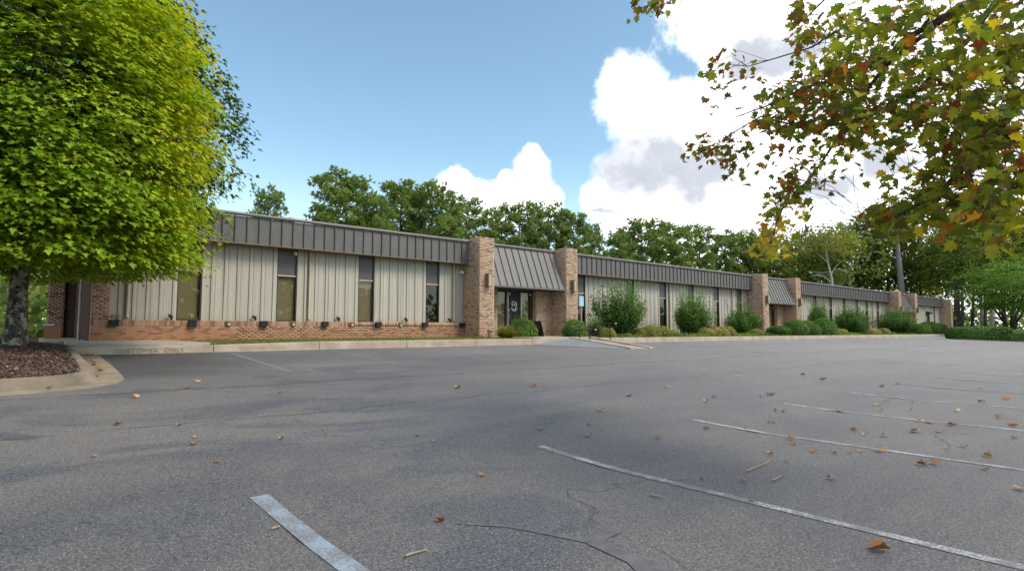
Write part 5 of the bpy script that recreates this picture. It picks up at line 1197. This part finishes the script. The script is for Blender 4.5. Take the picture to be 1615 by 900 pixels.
# ---- fallen leaves and twigs on the asphalt, one by one
def curled(seed, c1, c2):
    rg = np.random.default_rng(seed); V, F = half_leaf(SYL, .1, 0); V = V.copy(); V[:, 1] -= .5
    m_ = V[:, 0] * math.cos(seed) + V[:, 1] * math.sin(seed); V[:, 2] = c1 * V[:, 0] ** 2 + c2 * V[:, 1] ** 2 * .7 + .12 * np.sin(m_ * 5 + seed); V[:, 0] *= .85; V[:, 2] -= V[:, 2].min() - .01
    return V, F
CU = [curled(1, .45, .2), curled(2, .95, -.1), curled(3, .2, .6), curled(4, -.5, .4)]
fm = {(c, k): raw_mesh('fallen_leaf', CU[k][0], CU[k][1], c) for c in ('dead_brown', 'dead_tan', 'dead_red') for k in range(4)}
r1 = [(592, 538, .085), (242, 548, .075), (280, 627, .05), (80, 538, .06), (790, 430, .12), (525, 432, .085), (707, 432, .06), (435, 383, .11), (440, 402, .07), (800, 370, .11), (720, 365, .07), (682, 347, .10), (925, 352, .17), (980, 318, .15), (928, 310, .12), (1073, 327, .14), (1020, 354, .11), (1305, 330, .14), (1317, 378, .09), (1212, 450, .1), (995, 480, .11), (950, 484, .1), (1335, 582, .09), (97, 340, .10), (345, 315, .07), (368, 317, .07), (375, 270, .10), (405, 272, .14), (355, 207, .18), (92, 234, .12), (125, 217, .1), (313, 216, .1), (557, 147, .2), (480, 128, .13), (847, 163, .12), (785, 175, .12), (775, 248, .17), (805, 233, .1), (623, 272, .13), (785, 270, .1), (903, 264, .1), (917, 240, .1), (1085, 272, .12), (1180, 237, .13), (1175, 183, .12), (1278, 224, .17), (1257, 297, .13), (1113, 413, .09), (1200, 502, .07), (350, 440, .08), (413, 470, .06), (600, 437, .06), (665, 436, .06), (220, 133, .12), (250, 335, .06)]
r2 = [(388, 705, .07), (970, 372, .12), (1015, 270, .15), (783, 343, .1), (1250, 378, .1), (750, 174, .15), (450, 181, .14), (1130, 211, .14), (365, 391, .06), (295, 372, .05), (1070, 560, .05), (826, 438, .05), (973, 323, .1), (1280, 178, .13), (118, 713, .03)]
r3 = [(765, 402, .09), (862, 472, .07), (465, 325, .1), (370, 452, .06), (530, 218, .14), (740, 180, .12), (778, 158, .12), (765, 375, .06), (1100, 200, .1), (705, 330, .07), (1105, 383, .07)]
px = [(1075 + a / 2.5, 540 + b_ / 2.5, s) for a, b_, s in r1] + [(540 + a / 2.5, 540 + b_ / 2.5, s) for a, b_, s in r2] + [(a / 2.5, 540 + b_ / 2.5, s) for a, b_, s in r3]
GL = 'dry leaves scattered on the asphalt'
def drop(x, y, s, col, k, lab, lay=0.0):
    p = at_g(x, y); o = link('fallen_leaf', fm[(col, k)], None, wloc=(p[0], p[1], p[2] + .008)); s *= .80; o.scale = (s, s, s); o.rotation_euler = (R.uniform(-.1, .1), R.uniform(-.1, .1), R.uniform(0, 6.3))
    return tag(o, lab, 'leaf', GL)
drop(1384, 868, .135, 'dead_brown', 1, 'largest curled orange brown leaf lying nearest the camera at lower right'); drop(758, 750, .085, 'dead_brown', 3, 'curled tan leaf lying alone in the centre of the near asphalt')
drop(697, 821, .085, 'dead_brown', 0, 'upright curled brown leaf left of the dark tar crack')
def where(x, y):
    p = at_g(x, y); u = p[0]
    if x < 460: return 'before the planting island'
    if p[1] > 7: return 'far out towards the building'
    if p[1] > 4.5: return 'on the lane past the line ends'
    for a, b_, t_ in zip(stall, stall[1:], ('first', 'second', 'third', 'fourth', 'fifth', 'sixth', 'seventh', 'eighth', 'ninth', 'tenth')):
        if a <= u < b_: return 'in the %s stall from the left' % t_
    return 'beside the white lines at the right'
rows_ = []
for x, y, s in px:
    c = R.choice(('dead_brown', 'dead_brown', 'dead_tan', 'dead_red')); sz = 'large' if s >= .14 else ('small' if s < .075 else 'mid sized')
    rows_.append((x, y, s, c, R.randrange(4), '%s %s leaf %s' % (sz, {'dead_brown': 'brown', 'dead_tan': 'pale tan', 'dead_red': 'red brown'}[c], where(x, y))))
ORD = ['nearest', 'second nearest', 'third nearest', 'fourth nearest', 'fifth nearest', 'sixth nearest', 'seventh nearest', 'eighth nearest']
for r_ in rows_:
    same = sorted([q for q in rows_ if q[5] == r_[5]], key=lambda q: -q[1]); n_ = len(same)
    drop(*r_[:5], (ORD[same.index(r_)] + ' ' if n_ > 1 else '') + r_[5])
for x, y, s in ((127, 552, .10), (133, 557, .11), (138, 562, .10), (143, 571, .10), (150, 578, .10), (155, 583, .11), (160, 587, .11), (145, 562, .09), (77, 615, .09), (152, 596, .08), (130, 553, .1), (147, 575, .1), (136, 555, .09)):
    p = at_g(x, y); o = link('fallen_leaf', fm[('dead_red' if x < 140 else 'dead_brown', R.randrange(4))], None, wloc=(p[0], p[1], p[2] + .03)); o.scale = (s, s, s); o.rotation_euler = (R.uniform(-.3, .3), R.uniform(-.3, .3), R.uniform(0, 6)); tag(o, 'orange brown leaf caught in the gutter beside the planting island', 'leaf', 'leaves in the island gutter')
GTW = 'broken twigs on the asphalt'
for q, lab in (([(639, 879), (655, 874), (674, 869)], 'straight broken stick on the near asphalt at bottom centre'), ([(1178, 744), (1195, 737), (1210, 731), (1215, 726)], 'bent pale twig lying between the first two white lines'), ([(1218, 759), (1227, 755), (1232, 751)], 'small pale twig right of the bent one'), ([(1026, 782), (1036, 784), (1046, 785)], 'short grey twig below the first white line'), ([(428, 836), (441, 832)], 'short pale chip beside the blue white line')):
    V = [Vector(at_g(*a)) + Vector((0, 0, .012)) for a in q]; tag(MB().tube(V, [.0075, .006, .005, .0035][:len(V)], 6).build('fallen_twig', 'twig_wood'), lab, 'twig', GTW)
print('objects', len(C.objects))
